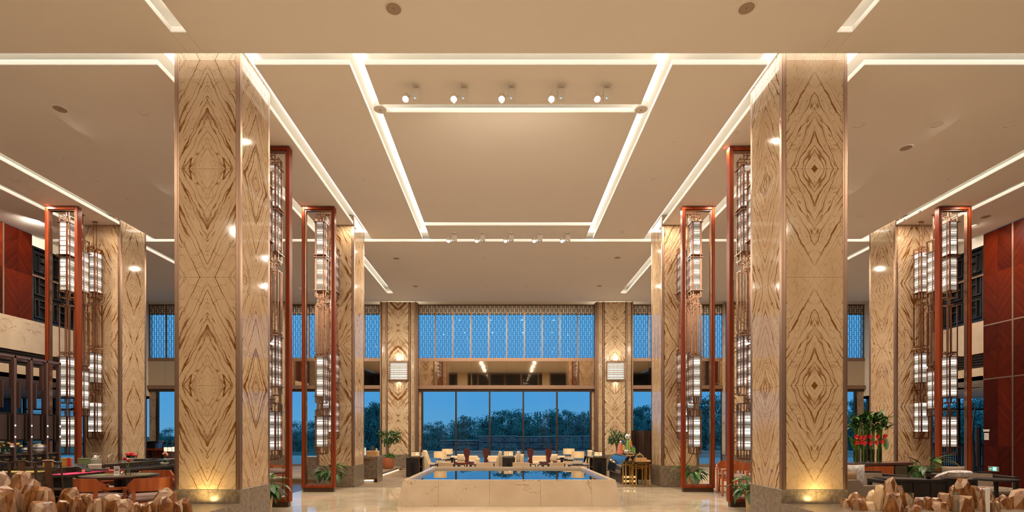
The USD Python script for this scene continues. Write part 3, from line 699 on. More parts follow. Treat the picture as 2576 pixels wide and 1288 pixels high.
def track_spot(x, y, label, group=None, lens='lamp_glow', tilt=0):
    t = thing('spotlight', label, 'spotlight', (x, y, ZC), group=group)
    part(t, 'canopy', MB().lathe([(0, -.03), (.05, -.03), (.065, 0)][::-1], n=20), 'trim_white')
    part(t, 'stem', MB().cyl((0, 0, -.09), (0, 0, -.02), .012, n=10), 'trim_white')
    part(t, 'driver_box', MB().box(-.06, .07, -.05, .05, -.25, -.08, .006), 'trim_white')
    part(t, 'pilot_lamp', MB().ball((-.01, -.052, -.245), .009, 1), 'blue_led')
    h = MB().lathe([(0, .07), (.045, .07), (.058, .03), (.058, -.05), (.05, -.05)], n=20)
    ca, sa = math.cos(.55), math.sin(.55)
    R = np.array([[1, 0, 0, -.16], [0, ca, sa, -.02], [0, -sa, ca, -.215], [0, 0, 0, 1]])
    p = part(t, 'lamp_head', h.xf(R), 'trim_white')
    part(p, 'lens', MB().lathe([(0, -.046), (.05, -.046), (.05, -.035)], n=18).xf(R), lens)
    part(t, 'bracket', MB().bar((-.06, 0, -.17), (-.12, -.01, -.2), .015), 'trim_white')
    return t
pos = ['leftmost', 'second from left', 'middle', 'second from right', 'rightmost']
for k, px in enumerate((1046, 1167, 1287, 1412, 1527)):
    track_spot(X_(px, 8.3), 8.32, pos[k] + ' of the five ceiling spotlights in the near row', lens='lens_glow')
for k, px in enumerate((1143, 1214, 1286, 1358, 1428)):
    track_spot(X_(px, 14.4), 14.4, pos[k] + ' of the five small ceiling spotlights in the far row', lens='lens_glow')
disk_light((-12.2, 13.6, ZC - .012), (-13.25, 13.9, 5.9), 230 * DOWN, WARM, .045, 19)      # wall washers of the wood panels
disk_light((12.5, 13.95, ZC - .012), (13.44, 13.9, 3.9), 60 * DOWN, WARM, .04, 9)
for px in (1167, 1287, 1412): disk_light((X_(px, 8.3) - .16, 8.25, ZC - .32), (X_(px, 8.3), 11.5, .5), 80 * DOWN, (1, .85, .65), .04, 30)

# ------------------------------------------------------------------ lanterns and their wooden frames
def scallop(hx, hy, n, r):
    """outline of a ribbed box of half sizes hx, hy"""
    out = []
    for (ax, ay), (bx, by) in (((-hx, -hy), (hx, -hy)), ((hx, -hy), (hx, hy)), ((hx, hy), (-hx, hy)), ((-hx, hy), (-hx, -hy))):
        d = np.array([bx - ax, by - ay]); L = np.linalg.norm(d); d /= L; nn = np.array([d[1], -d[0]])
        for k in range(n):
            for q in (0.02, .25, .5, .75, .98):
                s = (k + q) / n * L; out.append(np.array([ax, ay]) + d * s + nn * r * math.sin(math.pi * q) ** .6)
    return np.array(out)
def crystal_tier(t, y, z0, z1, hx=.10, hy=.115):
    o = scallop(hx - .012, hy - .012, 6, .011); n = len(o)
    v = np.vstack([np.column_stack([o[:, 0], o[:, 1] + y, np.full(n, z)]) for z in (z0, z1)])
    i = np.arange(n); j = (i + 1) % n
    fc = np.vstack([np.stack([i, j, j + n], 1), np.stack([i, j + n, i + n], 1)])
    p = part(t, 'crystal_tier', (v, fc), 'crystal')
    rails = MB(); k = max(2, round((z1 - z0) / .123))
    for q in range(k + 1):
        z = z0 + (z1 - z0) * q / k; w = .005
        for sx in (-1, 1):
            rails.box(sx * hx - .005, sx * hx + .005, y - hy - .005, y + hy + .005, z - w, z + w)
            rails.box(-hx - .005, hx + .005, y + sx * hy - .005, y + sx * hy + .005, z - w, z + w)
    for sx in (-1, 1):
        for sy in (-1, 1): rails.box(sx * hx - .006, sx * hx + .006, y + sy * hy - .006, y + sy * hy + .006, z0, z1)
    part(p, 'brass_rail', rails, 'copper')
    for z in (z0, z1): part(p, 'cap_plate', MB().box(-hx - .045, hx + .045, y - hy - .045, y + hy + .045, z - .007, z + .007), 'copper')
def loop(t, y, z0, z1, w=.085, o=.128, r=.008):
    m = MB()
    def rod(a, b): m.bar(a, b, 2 * r)
    for s in (-1, 1):
        for k in (-1, 1):
            rod((k * w, y + s * o, z0), (k * w, y + s * o, z1)); rod((s * o, y + k * w, z0 + .02), (s * o, y + k * w, z1 - .02))
        for z in (z0, z1): rod((-w - r, y + s * o, z), (w + r, y + s * o, z))
        for z in (z0 + .02, z1 - .02): rod((s * o, y - w - r, z), (s * o, y + w + r, z))
    for z in (z0 + .01, z1 - .01): m.box(-.008, .008, y - o, y + o, z - .006, z + .006); m.box(-o, o, y - .008, y + .008, z - .006, z + .006)
    part(t, 'brass_loop', m, 'copper')
def link(t, y, z0, z1):
    m = MB()
    for k in (-1, 0, 1): m.bar((k * .028, y, z0), (k * .028, y, z1), .012)
    part(t, 'brass_link', m, 'copper')
PEND = ((0.0, 6.78, [(5.80, 6.60), (4.93, 5.74), (2.34, 3.31), (1.107, 1.85)], [(4.76, 6.78), (3.42, 4.60), (2.18, 3.40), (.93, 2.02)]),
        (.43, 6.36, [(5.03, 6.05), (2.07, 3.02)], [(4.72, 6.36), (3.16, 4.55), (1.88, 3.10)]),
        (.86, 6.30, [(5.13, 6.16), (2.77, 3.54), (1.48, 2.24)], [(4.98, 6.30), (3.72, 4.84), (2.58, 3.66), (1.30, 2.46)]))
def make_lantern(label, loc, rz):
    t = thing('crystal_lantern', label, 'lantern', loc, rz)
    for y, top, boxes, loops in PEND:
        m = MB()
        for k in (-1, 1): m.bar((k * .035, y, top), (k * .035, y, ZC - .002), .014)
        m.box(-.06, .06, y - .03, y + .03, ZC - .014, ZC - .001)
        part(t, 'hanging_rod', m, 'copper')
        for b in boxes: crystal_tier(t, y, *b)
        for q in loops: loop(t, y, *q)
        for q in range(len(loops) - 1): link(t, y, loops[q + 1][1], loops[q][0])
    return t
FR_X = (4.66, 10.95)
L0 = make_lantern('crystal lantern hanging between the farther left frame and the left inner column', (XC - 4.60, 12.80, 0), 0)
dup(L0, 'crystal lantern hanging between the farther right frame and the pale right column', (XC + 4.60, 12.80, 0), 0)
dup(L0, 'crystal lantern half hidden behind the left foreground column', (XC - 4.60, 10.12, 0), math.pi)
dup(L0, 'crystal lantern half hidden behind the right foreground column', (XC + 4.60, 10.12, 0), math.pi)
dup(L0, 'crystal lantern cluster in the outer left frame, behind the tea screen', (XC - 10.87, 12.80, 0), 0)
dup(L0, 'crystal lantern cluster in the outer right frame, near the red wood wall', (XC + 10.87, 12.80, 0), 0)
def make_frame(label, loc):
    t = thing('timber_portal', label, 'frame', loc)
    h, d, s, zb, zt = .40, .075, .07, .10, ZC - .02
    part(t, 'plinth', MB().box(-h + .03, h - .03, -d + .02, d - .02, 0, zb), 'dark_bronze')
    for k in (-1, 1):
        part(t, 'stile', MB().box(k * (h - s / 2) - s / 2, k * (h - s / 2) + s / 2, -d, d, zb, zt, .008), 'red_wood')
        part(t, 'brass_liner', MB().box(k * (h - s - .012) - .012, k * (h - s - .012) + .012, -d * .6, d * .6, zb + s, zt - s), 'copper')
    for z in (zb + s / 2, zt - s / 2):
        part(t, 'rail', MB().box(-h + s, h - s, -d, d, z - s / 2, z + s / 2, .008), 'red_wood')
    for z in (zb + s + .01, zt - s - .01): part(t, 'brass_liner', MB().box(-h + s, h - s, -d * .6, d * .6, z - .01, z + .01), 'copper')
    part(t, 'ceiling_bracket', MB().box(-.05, .05, -.03, .03, zt, ZC), 'bronze')
    return t
F0 = make_frame('tall red wooden frame nearest on the left, beside the left foreground column', (XC - FR_X[0], 10.12, 0))
dup(F0, 'tall red wooden frame nearest on the right, beside the right foreground column', (XC + FR_X[0], 10.12, 0))
dup(F0, 'farther tall red wooden frame on the left, with a potted plant behind it', (XC - FR_X[0], 12.78, 0))
dup(F0, 'farther tall red wooden frame on the right, left of the pale column base plant', (XC + FR_X[0], 12.78, 0))
dup(F0, 'tall red wooden frame at the far left, beyond the tea counter', (XC - FR_X[1], 12.78, 0))
dup(F0, 'tall red wooden frame at the far right, beside the red wood wall', (XC + FR_X[1], 12.78, 0))

# sconces on the pilasters
def sconce(px, label):
    Y = 21.9; x = X_(px, Y - .1)
    t = thing('wall_sconce', label, 'sconce', (x, Y - .03, 4.08))
    w, h, d = .385, .39, .19
    part(t, 'back_plate', MB().box(-w, w, -.03, .0, -h, h), 'bronze')
    part(t, 'glow_panel', MB().box(-w + .04, w - .04, -.06, -.04, -h + .05, h - .05), 'lamp_glow_soft')
    m = MB()
    for k in range(24): 
        x0 = -w + .02 + k * (2 * w - .04) / 23; m.cyl((x0, -d + .012, -h + .01), (x0, -d + .012, h - .01), .012, n=6)
    part(t, 'glass_rods', m, 'clear_glass')
    q = MB()
    for k, zz in enumerate((-h, -.28, -.16, -.09, .0, .11, .19, .28, h)):
        q.box(-w - .01, w + .01, -d - .012, -d, zz - .011, zz + .011)
    for z in (-h, h):
        for sx in (-1, 1): q.box(sx * w - .01, sx * w + .01, -d, 0, z - .01, z + .01)
    for sx in (-1, 1): q.box(sx * w - .012, sx * w + .012, -d - .014, -d + .01, -h, h)
    part(t, 'brass_rail', q, 'copper')
    for k in range(5):
        x0 = (k - 2) * .118
        part(t, 'brass_rod', MB().bar((x0, -.05, -h - .58), (x0, -.05, h + .2), .014), 'copper')
    disk_light((x, Y - .16, 4.52), (x, Y - .10, 6.5), 5, (1, .88, .7), .05, 30)
    disk_light((x, Y - .16, 3.62), (x, Y - .10, 1.5), 2.5, (1, .88, .7), .05, 30)
sconce(1003, 'crystal wall sconce on the left pilaster of the middle windows')
sconce(1549, 'crystal wall sconce on the right pilaster of the middle windows')
for s in (-1, 1):
    disk_light((XC + s * NC, 7.70, .40), (XC + s * NC, 7.86, 1.5), 4.5, (1, .74, .28), .03, 26)     # ground spots at the near columns
    disk_light((XC + s * 4.57, 21.6, ZC + .2), (XC + s * 4.57, 21.88, 5.6), 30, (1, .86, .62), .05, 50)

# ------------------------------------------------------------------ the reflecting pool
def marble_quad(t, name, q, seed, mat_='plain_marble', label=None, uvw=None):
    """a slab from 8 corners: 4 of the outer face (a b c d, counter-clockwise seen from outside) and 4 behind"""
    v = np.array(q, float); fc = np.array([[0, 1, 2, 3], [5, 4, 7, 6], [0, 4, 5, 1], [1, 5, 6, 2], [2, 6, 7, 3], [3, 7, 4, 0]])
    c = v.mean(0); o = np.array([g if np.cross(v[g[1]] - v[g[0]], v[g[2]] - v[g[0]]) @ (v[g].mean(0) - c) > 0 else g[::-1] for g in fc])
    uv = np.array([(seed + .02, v[0][2]), (seed + .98, v[1][2]), (seed + .98, v[2][2]), (seed + .02, v[3][2])] * 2)
    part(t, name, (v, np.vstack([o[:, [0, 1, 2]], o[:, [0, 2, 3]]])), mat_, label, uv=uv)
PY0, PY1, PH, PZ, INS = 10.12, 14.52, 2.19, .514, .0975
t = thing('reflecting_pool', 'low square cream marble pool with sloping sides and still water', 'pool', (XC, (PY0 + PY1) / 2, 0))
hh = (PY1 - PY0) / 2
part(t, 'bed', MB().hull([(sx * (PH - .04), sy * (hh - .04), 0) for sx in (-1, 1) for sy in (-1, 1)] + [(sx * (PH - INS - .04), sy * (hh - INS - .04), .40) for sx in (-1, 1) for sy in (-1, 1)]), 'granite')
def side(n0, n1, seams, seed):
    """n0 -> n1: along direction and outward direction of the side"""
    a = np.array([*n0, 0.0]); o = np.array([*n1, 0.0]); zz = np.array([0, 0, 1.0])
    for k in range(len(seams) - 1):
        s0, s1 = seams[k] + .0015, seams[k + 1] - .0015
        e0 = INS * (1 if k == 0 else 0) ; e1 = INS * (1 if k == len(seams) - 2 else 0)
        b = hh if abs(n1[1]) else PH
        front = [a * s0 + o * b, a * s1 + o * b, a * (s1 - e1) + o * (b - INS) + zz * PZ, a * (s0 + e0) + o * (b - INS) + zz * PZ]
        ins = .05
        i0, i1 = (ins if k == 0 else 0), (ins if k == len(seams) - 2 else 0)
        back = [front[0] + a * i0 - o * ins, front[1] - a * i1 - o * ins, front[2] - a * i1 - o * ins, front[3] + a * i0 - o * ins]
        marble_quad(t, 'side_slab', front + back, seed + k)
sm = (-PH, -1.39, -.39, .61, 1.61, PH)
side((1, 0), (0, -1), sm, 300); side((-1, 0), (0, 1), sm, 310); side((0, 1), (1, 0), sm, 320); side((0, -1), (-1, 0), sm, 330)
ow = PH - INS; 
for k, (dx, dy) in enumerate(((0, -1), (0, 1), (1, 0), (-1, 0))):
    a = np.array([-dy, dx, 0.0]); o = np.array([dx, dy, 0.0]); b = (hh if dy else PH) - INS; L = PH - INS if dy else hh - INS
    w_, dr = .11, .055
    q = [a * -L + o * b, a * L + o * b, a * (L - w_) + o * (b - w_), a * -(L - w_) + o * (b - w_)]
    up = [p + np.array([0, 0, PZ + .001]) for p in q]; lo = [p + np.array([0, 0, PZ - .10]) for p in q]
    marble_quad(t, 'rim_slab', up + lo, 340 + k)
part(t, 'water', MB().box(-ow + .1, ow - .1, -hh + INS + .1, hh - INS - .1, .40, PZ - .055), 'water')

# ------------------------------------------------------------------ grey plinths with the carved stone heaps
def stone(name_label, cx, cy, z0, w, d, h, seed, top=.35, lean=0.0, mat_='stone', n=9, group=None, tall=False):
    r = random.Random(seed); pts = []
    for k in range(n):
        a = 2 * math.pi * (k + r.uniform(-.3, .3)) / n
        pts.append((w / 2 * math.cos(a) * r.uniform(.85, 1.05), d / 2 * math.sin(a) * r.uniform(.85, 1.05), 0))
    for k in range(n):
        a = 2 * math.pi * (k + r.uniform(-.3, .3)) / n; q = r.uniform(.35, .7)
        pts.append((w / 2 * math.cos(a) * r.uniform(.72, .98) + lean * q, d / 2 * math.sin(a) * r.uniform(.7, .98), h * q))
    m = r.choice((4, 5)); ph = r.uniform(0, 6)
    for k in range(n):
        a = 2 * math.pi * (k + r.uniform(-.3, .3)) / n; pts.append((w / 2 * (top * .45 + .5) * math.cos(a) * r.uniform(.85, 1.0) + lean, d / 2 * (top * .45 + .5) * math.sin(a), h * r.uniform(.74, .88)))
    for k in range(m):
        a = ph + 2 * math.pi * k / m
        pts.append((w / 2 * top * math.cos(a) + lean, d / 2 * top * math.sin(a), h * r.uniform(.88, 1.0)))
    t = single('carved_stone', MB().hull([(cx + x, cy + y, z0 + z) for x, y, z in pts]), mat_, name_label, 'stone', group)
    return t
PLZ = .362
def plinth(s, label):
    xa, xb = XC + s * 4.10, XC + s * 12.0
    t = thing('granite_plinth', label, 'plinth', (0, 0, 0))
    nseg = 6; xs = np.linspace(xa, xb, nseg + 1)
    for k in range(nseg):
        for (y0, y1) in ((5.6, 6.6), (6.6, 7.885)): part(t, 'granite_slab', MB().box(xs[k] + .002, xs[k + 1] - .002, y0 + .002, y1 - .002, .0, PLZ), 'granite')
    
plinth(-1, 'low grey granite plinth under the left heap of carved stones'); plinth(1, 'low grey granite plinth under the right heap of carved stones')
# (pixel left, right, top, depth, top share, lean, words)
LEFT = [(-60, 22, 1222, 6.5, .5, .0, 'reddish carved stone at the left picture edge, low in the left heap'), (-40, 20, 1185, 7.15, .4, -.05, 'pale-topped carved stone behind the peak at the left picture edge'),
        (0, 66, 1179, 6.95, .3, .0, 'tallest carved stone of the left heap, pale flat-topped peak'), (22, 78, 1203, 6.75, .3, .06, 'second carved stone right of the left heap\'s tallest peak, with dark face'),
        (36, 116, 1224, 6.6, .35, .05, 'broad faceted carved stone in the middle of the left heap\'s big cluster'), (76, 118, 1233, 6.45, .35, .0, 'dark-faced carved stone at the right end of the left heap\'s big cluster'),
        (48, 122, 1262, 6.3, .6, .0, 'low carved stone at the foot of the left heap\'s big cluster'), (106, 150, 1258, 6.5, .4, .05, 'ridged grey carved stone left of the tall rounded one in the left heap'),
        (122, 184, 1227, 6.75, .45, .02, 'tall rounded carved stone below the black lattice chair'), (158, 190, 1248, 6.5, .5, .0, 'upright narrow carved stone right of the tall rounded one'),
        (176, 220, 1240, 6.75, .5, -.02, 'grooved carved stone below the front left armchair'), (196, 238, 1255, 6.55, .4, .04, 'slanting carved stone under the front left armchair seat'),
        (228, 292, 1243, 6.8, .4, .02, 'large smooth carved stone in front of the pedestal table'), (268, 322, 1256, 6.6, .45, .0, 'round-topped carved stone right of the large smooth one'),
        (300, 336, 1266, 6.5, .4, .03, 'small carved stone below the table\'s right side'), (328, 358, 1269, 6.6, .4, .0, 'lowest small carved stone in the left heap'),
        (350, 376, 1264, 6.5, .45, .0, 'small upright carved stone left of the right-hand peak of the left heap'), (364, 432, 1227, 6.85, .25, .03, 'pointed carved stone, right-hand peak of the left heap'),
        (376, 420, 1250, 6.5, .35, .0, 'carved stone standing in front of the left heap\'s right-hand peak'), (420, 444, 1262, 6.6, .4, .0, 'narrow carved stone between the two right-hand peaks of the left heap'),
        (430, 470, 1254, 6.75, .35, .0, 'last carved stone of the left heap, next to the left foreground column')]
RIGHT = [(2130, 2150, 1255, 7.35, .4, .0, 'leftmost small carved stone of the right heap'), (2146, 2184, 1238, 7.4, .25, .0, 'small pointed carved stone second from left in the right heap'),
         (2158, 2198, 1255, 7.1, .4, -.03, 'low carved stone with a pale cut top in front of the small pointed one'), (2176, 2194, 1251, 7.3, .4, .0, 'tiny carved stone between the two left points of the right heap'),
         (2190, 2222, 1233, 7.45, .3, .02, 'amber pointed carved stone left of the pale upright slab'), (2184, 2222, 1263, 7.15, .6, .0, 'low flat carved stone left of the pale upright slab'),
         (2217, 2238, 1220, 7.1, .55, .0, 'pale upright stone slab in the right heap'), (2236, 2274, 1201, 7.35, .5, .0, 'tall amber carved stone beside the pale slab, left peak of the right heap'),
         (2258, 2290, 1222, 7.3, .4, .02, 'carved stone leaning on the right of the tall amber one'), (2236, 2288, 1239, 6.95, .62, .02, 'large dark amber carved stone in front of the tall one'),
         (2294, 2318, 1240, 7.2, .3, -.05, 'veined carved stone just right of the clear acrylic plate'), (2312, 2350, 1252, 7.2, .5, .0, 'rounded carved stone with pale rim between the two peaks of the right heap'),
         (2296, 2336, 1272, 6.85, .6, .0, 'low dark carved stone at the foot of the acrylic plate'), (2338, 2364, 1252, 7.15, .55, .0, 'upright square-topped carved stone in the right heap'),
         (2360, 2392, 1254, 7.2, .5, -.02, 'small low carved stone left of the layered block'), (2374, 2412, 1240, 7.3, .6, .0, 'dark square carved stone up on the left of the great boulder'),
         (2362, 2404, 1264, 7.0, .65, .0, 'flat carved stone at the foot of the dark square one'), (2403, 2436, 1222, 7.4, .4, .0, 'tan carved stone propped at the left shoulder of the great boulder'),
         (2418, 2470, 1204, 7.3, .45, -.03, 'great smooth boulder, tallest carved stone of the right heap\'s right half'), (2410, 2470, 1246, 6.95, .75, .0, 'long layered carved stone block under the great boulder'),
         (2462, 2487, 1222, 7.3, .5, -.02, 'carved stone right of the great boulder, before the white strip'), (2484, 2526, 1228, 7.35, .4, -.05, 'sloping carved stone right of the white strip'),
         (2484, 2500, 1256, 6.95, .7, .0, 'first thin carved slice at the foot of the sloping stone'), (2499, 2511, 1259, 6.97, .7, .0, 'second thin carved slice at the foot of the sloping stone'),
         (2510, 2521, 1261, 6.99, .7, .0, 'third thin carved slice at the foot of the sloping stone'), (2520, 2530, 1263, 7.01, .7, .0, 'fourth thin carved slice at the foot of the sloping stone'),
         (2522, 2540, 1254, 7.25, .4, .0, 'small carved stone right of the thin slices'), (2534, 2564, 1246, 7.2, .3, -.02, 'folded pointed carved stone near the right picture edge'),
         (2558, 2620, 1230, 7.25, .35, .0, 'carved stone cut by the right picture edge')]
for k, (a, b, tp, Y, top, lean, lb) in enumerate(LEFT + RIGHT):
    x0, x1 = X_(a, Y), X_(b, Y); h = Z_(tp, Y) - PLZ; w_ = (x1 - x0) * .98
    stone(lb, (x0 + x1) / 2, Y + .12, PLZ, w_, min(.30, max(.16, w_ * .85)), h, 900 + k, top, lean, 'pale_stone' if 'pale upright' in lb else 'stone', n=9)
for a, b, tp, Y, lb in ((2287, 2297, 1240, 6.98, 'clear acrylic plate between the large dark amber stone and the veined one'), (2399, 2412, 1238, 7.0, 'clear acrylic plate left of the long layered block'), (2480, 2489, 1228, 7.0, 'white-edged acrylic strip right of the great boulder')):
    single('acrylic_plate', MB().box(X_(a, Y), X_(b, Y), Y - .012, Y + .012, PLZ, Z_(tp, Y), .003), 'clear_glass' if 'clear' in lb else 'white_plastic', lb, 'plate')

# ------------------------------------------------------------------ plants
def leaf_mesh(L, w, bend=.5, n=5, fold=.25):
    v, f = [], []
    for i in range(n + 1):
        q = i / n; ww = w * math.sin(math.pi * min(1, q * .92 + .06)) ** .8 * .5
        y = L * q; z = -bend * L * q * q
        v += [(-ww, y, z + fold * ww), (0, y, z), (ww, y, z + fold * ww)]
    for i in range(n):
        a = i * 3; f += [(a, a + 1, a + 4, a + 3), (a + 1, a + 2, a + 5, a + 4)]
    return np.array(v), np.array(f)
def rotm(yaw, pitch, roll=0):
    cy, sy, cp, sp, cr, sr = math.cos(yaw), math.sin(yaw), math.cos(pitch), math.sin(pitch), math.cos(roll), math.sin(roll)
    return np.array([[cy, -sy, 0], [sy, cy, 0], [0, 0, 1]]) @ np.array([[1, 0, 0], [0, cp, -sp], [0, sp, cp]]) @ np.array([[cr, 0, sr], [0, 1, 0], [-sr, 0, cr]])
def potted_plant(label, loc, seed=1):
    r = random.Random(seed); t = thing('potted_plant', label, 'plant', loc)
    part(t, 'pot', MB().lathe([(0, 0), (.10, 0), (.13, .38), (.12, .38), (.115, .34), (0, .34)], n=28), 'gold_pot', smooth=40)
    part(t, 'soil', MB().lathe([(0, .345), (.118, .345), (.118, .33)][::-1], n=20), 'soil')
    for k in range(46):
        a = r.uniform(0, 6.283); p = r.uniform(.1, 1.25) ; L = r.uniform(.18, .30)
        q = MB(); lv, lf = leaf_mesh(L, L * .46, r.uniform(.2, .8))
        base = np.array([math.cos(a + 1.57) * .03, math.sin(a + 1.57) * .03, .36]); s = r.uniform(.06, .30)
        R = rotm(a, p); tip = base + R @ np.array([0, s, 0])
        q.add(lv @ rotm(a, p - r.uniform(.3, .9)).T + tip, lf); q.tube([base, (base + tip) / 2, tip], .004, 4)
        part(t, 'leaf', q, 'bright_leaf' if r.random() < .35 else 'leaf', smooth=True)
    return t
PP = potted_plant('leafy plant in a gold pot behind the farther left inner frame', (X_(832, 13.35), 13.35, 0), 3)
dup(PP, 'leafy plant in a gold pot behind the farther right inner frame', (X_(1740, 13.35), 13.35, 0), 2.0)
dup(PP, 'leafy plant peeking out behind the left foreground column', (X_(667, 9.55), 9.58, 0), 1.0)
dup(PP, 'leafy plant peeking out behind the right foreground column', (X_(1894, 9.55), 9.58, 0), 4.0)
dup(PP, 'leafy plant in a gold pot behind the black settee, at the outer right frame', (X_(2334, 11.7), 11.7, .0), 5.0, scale=(1.2, 1.2, 1.42))

def leaf_cloud(r, n, centers, rad, L, flat=.7):
    m = MB(); lv, lf = leaf_mesh(1, .45, .25, 2)
    V, Fc = [], []
    for k in range(n):
        c = centers[r.randrange(len(centers))]; 
        d = np.array([r.gauss(0, 1), r.gauss(0, 1), r.gauss(0, flat)]); d /= np.linalg.norm(d) + 1e-6
        p = np.array(c[:3]) + d * c[3] * r.random() ** .45
        s = L * r.uniform(.6, 1.2)
        V.append((lv * s) @ rotm(r.uniform(0, 6.28), r.uniform(-1.2, .5), r.uniform(-.6, .6)).T + p)
    n0 = len(lv); V = np.vstack(V); Fq = np.vstack([lf + i * n0 for i in range(n)])
    return m.add(V, Fq)
def pot_tree(label, loc, seed, h, w, pot=True, dense=700):
    r = random.Random(seed); t = thing('indoor_tree', label, 'tree', loc)
    if pot:
        part(t, 'pot', MB().lathe([(0, 0), (.16, 0), (.21, .05), (.245, .22), (.225, .42), (.205, .42), (.2, .38), (0, .38)], n=32), 'terracotta', smooth=40)
        part(t, 'soil', MB().lathe([(0, .385), (.2, .385), (.2, .37)][::-1], n=20), 'soil')
    else:
        part(t, 'pot', MB().lathe([(0, 0), (.15, 0), (.2, .35), (.18, .35), (.17, .3), (0, .3)], n=28), 'dark_bronze')
    for k, (dx, ph) in enumerate(((-.07, 0), (.06, 2.5))):
        pts = [(dx + .06 * math.sin(ph + q * 4), .03 * math.cos(ph + q * 5), .38 + (h * .62) * q) for q in np.linspace(0, 1, 9)]
        part(t, 'trunk', MB().tube(pts, np.linspace(.035, .022, 9)), 'bark', smooth=True)
    c = [(r.uniform(-.32, .32) * w, r.uniform(-.28, .28) * w, h * r.uniform(.62, .92) + .2, .22 * w) for _ in range(14)]
    part(t, 'foliage', leaf_cloud(r, dense, c, .2, .10), 'leaf', kind='stuff')
    if pot: part(t, 'underplanting', leaf_cloud(r, 260, [(r.uniform(-.2, .2), r.uniform(-.15, .15), .48, .12) for _ in range(8)], .1, .10), 'bright_leaf', kind='stuff')
    return t
pot_tree('round-crowned indoor tree with twisted stems in a terracotta pot, before the left pilaster', (X_(976, 19.6), 19.6, .12), 5, 1.32, .95)
pot_tree('airy dark indoor tree behind the curved cake counter, before the right pilaster', (X_(1552, 20.2), 20.2, 0), 8, 1.45, .80, False, 620)

# raised step on the left with its light line, granite host desk
t = thing('platform', 'low carpeted platform edge with a bright light line, left of the host desk aisle', 'platform', (0, 0, 0))
part(t, 'deck', MB().box(XC - 10, XC - 4.22, 15.2, 21.2, .055, .12), 'strip_carpet')
part(t, 'riser', MB().box(XC - 9.9, XC - 4.30, 15.25, 21.1, 0, .055), 'honey_wood')
part(t, 'light_line', MB().box(XC - 4.30, XC - 4.27, 16.6, 20.6, .012, .045), 'led_warm')
t = thing('host_desk', 'granite host desk with a light line at its foot, behind the left inner column', 'desk', (0, 0, 0))
xa, xb = -6.0, X_(961, 15.95)
part(t, 'body', MB().box(xa, X_(948, 15.35), 15.35, 16.0, .09, Z_(1149, 15.35), .01), 'granite')
part(t, 'side_panel', MB().box(X_(948, 15.35) + .002, X_(948, 15.35) + .02, 15.34, 16.01, .0, Z_(1149, 15.35) + .002), 'granite')
part(t, 'foot', MB().box(xa, X_(944, 15.45), 15.5, 15.95, 0, .09), 'dark_bronze')
part(t, 'light_line', MB().box(xa, X_(938, 15.4), 15.44, 15.48, .02, .06), 'led_warm')
part(t, 'card_slot', MB().box(X_(917, 15.35), X_(932, 15.35), 15.338, 15.35, Z_(1158, 15.35), Z_(1156, 15.35)), 'red_wood')
hz = Z_(1149, 15.35)
t = thing('wooden_box', 'honey-coloured wooden box with two drawers standing on the granite host desk', 'box', (X_(938, 15.6), 15.6, hz))
part(t, 'carcase', MB().box(-.17, .17, -.1, .1, 0, .17, .006), 'honey_wood')
part(t, 'drawer_front', MB().box(-.065, .165, -.108, -.1, .088, .165, .003), 'honey_wood')
part(t, 'drawer_front', MB().box(-.065, .165, -.108, -.1, .006, .083, .003), 'honey_wood')
part(t, 'knob', MB().ball((.05, -.112, .125), .01, 1), 'black_metal'); part(t, 'knob', MB().ball((-.12, -.105, .085), .012, 1), 'black_metal')
t = thing('sign_stand', 'small dark upright card stand on the wooden box', 'stand', (X_(938, 15.62), 15.62, hz + .17))
part(t, 'card', MB().box(-.045, .045, -.01, .0, 0, .15), 'dark_card'); part(t, 'foot', MB().box(-.05, .05, -.03, .03, 0, .008), 'dark_bronze')
t = thing('flower_cup', 'tiny cup of yellow flowers on the wooden box', 'flowers', (X_(947, 15.58), 15.58, hz + .17))
part(t, 'cup', MB().lathe([(0, 0), (.022, 0), (.028, .045), (.024, .045), (0, .01)], n=14), 'white_ceramic')
for k in range(5): part(t, 'flower', MB().ball((.015 * math.cos(k * 1.3), .015 * math.sin(k * 1.3), .055), .014, 1), 'yellow_petal')

# table lanterns: glass boxes with a candle lamp inside
def lantern_box(label, loc, w=.34, d=.22, h=.17, rz=0, bulbs=1, wood_side=False):
    t = thing('table_lantern', label, 'lantern', loc, rz)
    part(t, 'base', MB().box(-w / 2 + .02, w / 2 - .02, -d / 2 + .02, d / 2 - .02, 0, .012, .003), 'black_wood')
    m = MB()
    for sx in (-1, 0, 1):
        for sy in (-1, 1): m.box(sx * (w / 2 - .04) - .005, sx * (w / 2 - .04) + .005, sy * (d / 2 - .02) - .005, sy * (d / 2 - .02) + .005, .01, h)
    for z in (.03, h): 
        for sy in (-1, 1): m.box(-w / 2 + .035, w / 2 - .035, sy * (d / 2 - .02) - .005, sy * (d / 2 - .02) + .005, z - .006, z + .004)
        for sx in (-1, 1): m.box(sx * (w / 2 - .04) - .005, sx * (w / 2 - .04) + .005, -d / 2 + .02, d / 2 - .02, z - .006, z + .004)
    part(t, 'bronze_cage', m, 'copper')
    g = MB()
    for sy in (-1, 1): g.box(-w / 2, w / 2, sy * d / 2 - .003, sy * d / 2 + .003, .015, h - .005)
    for sx in (-1, 1): g.box(sx * w / 2 - .003, sx * w / 2 + .003, -d / 2, d / 2, .015, h - .005)
    part(t, 'glass_pane', g, 'clear_glass')
    part(t, 'paper_screen', MB().box(-w / 2 + .05, w / 2 - .05, d / 2 - .05, d / 2 - .045, .03, h - .01), 'shade_paper')
    for k in range(bulbs):
        x = (k - (bulbs - 1) / 2) * .14 + (.05 if bulbs == 1 else 0)
        p = part(t, 'candle', MB().cyl((x, 0, .012), (x, 0, .07), .022, n=12), 'cream_fabric')
        part(p, 'flame', MB().ball((x, 0, .088), .014, 1, (1, 1, 1.6)), 'candle_glow')
    return t
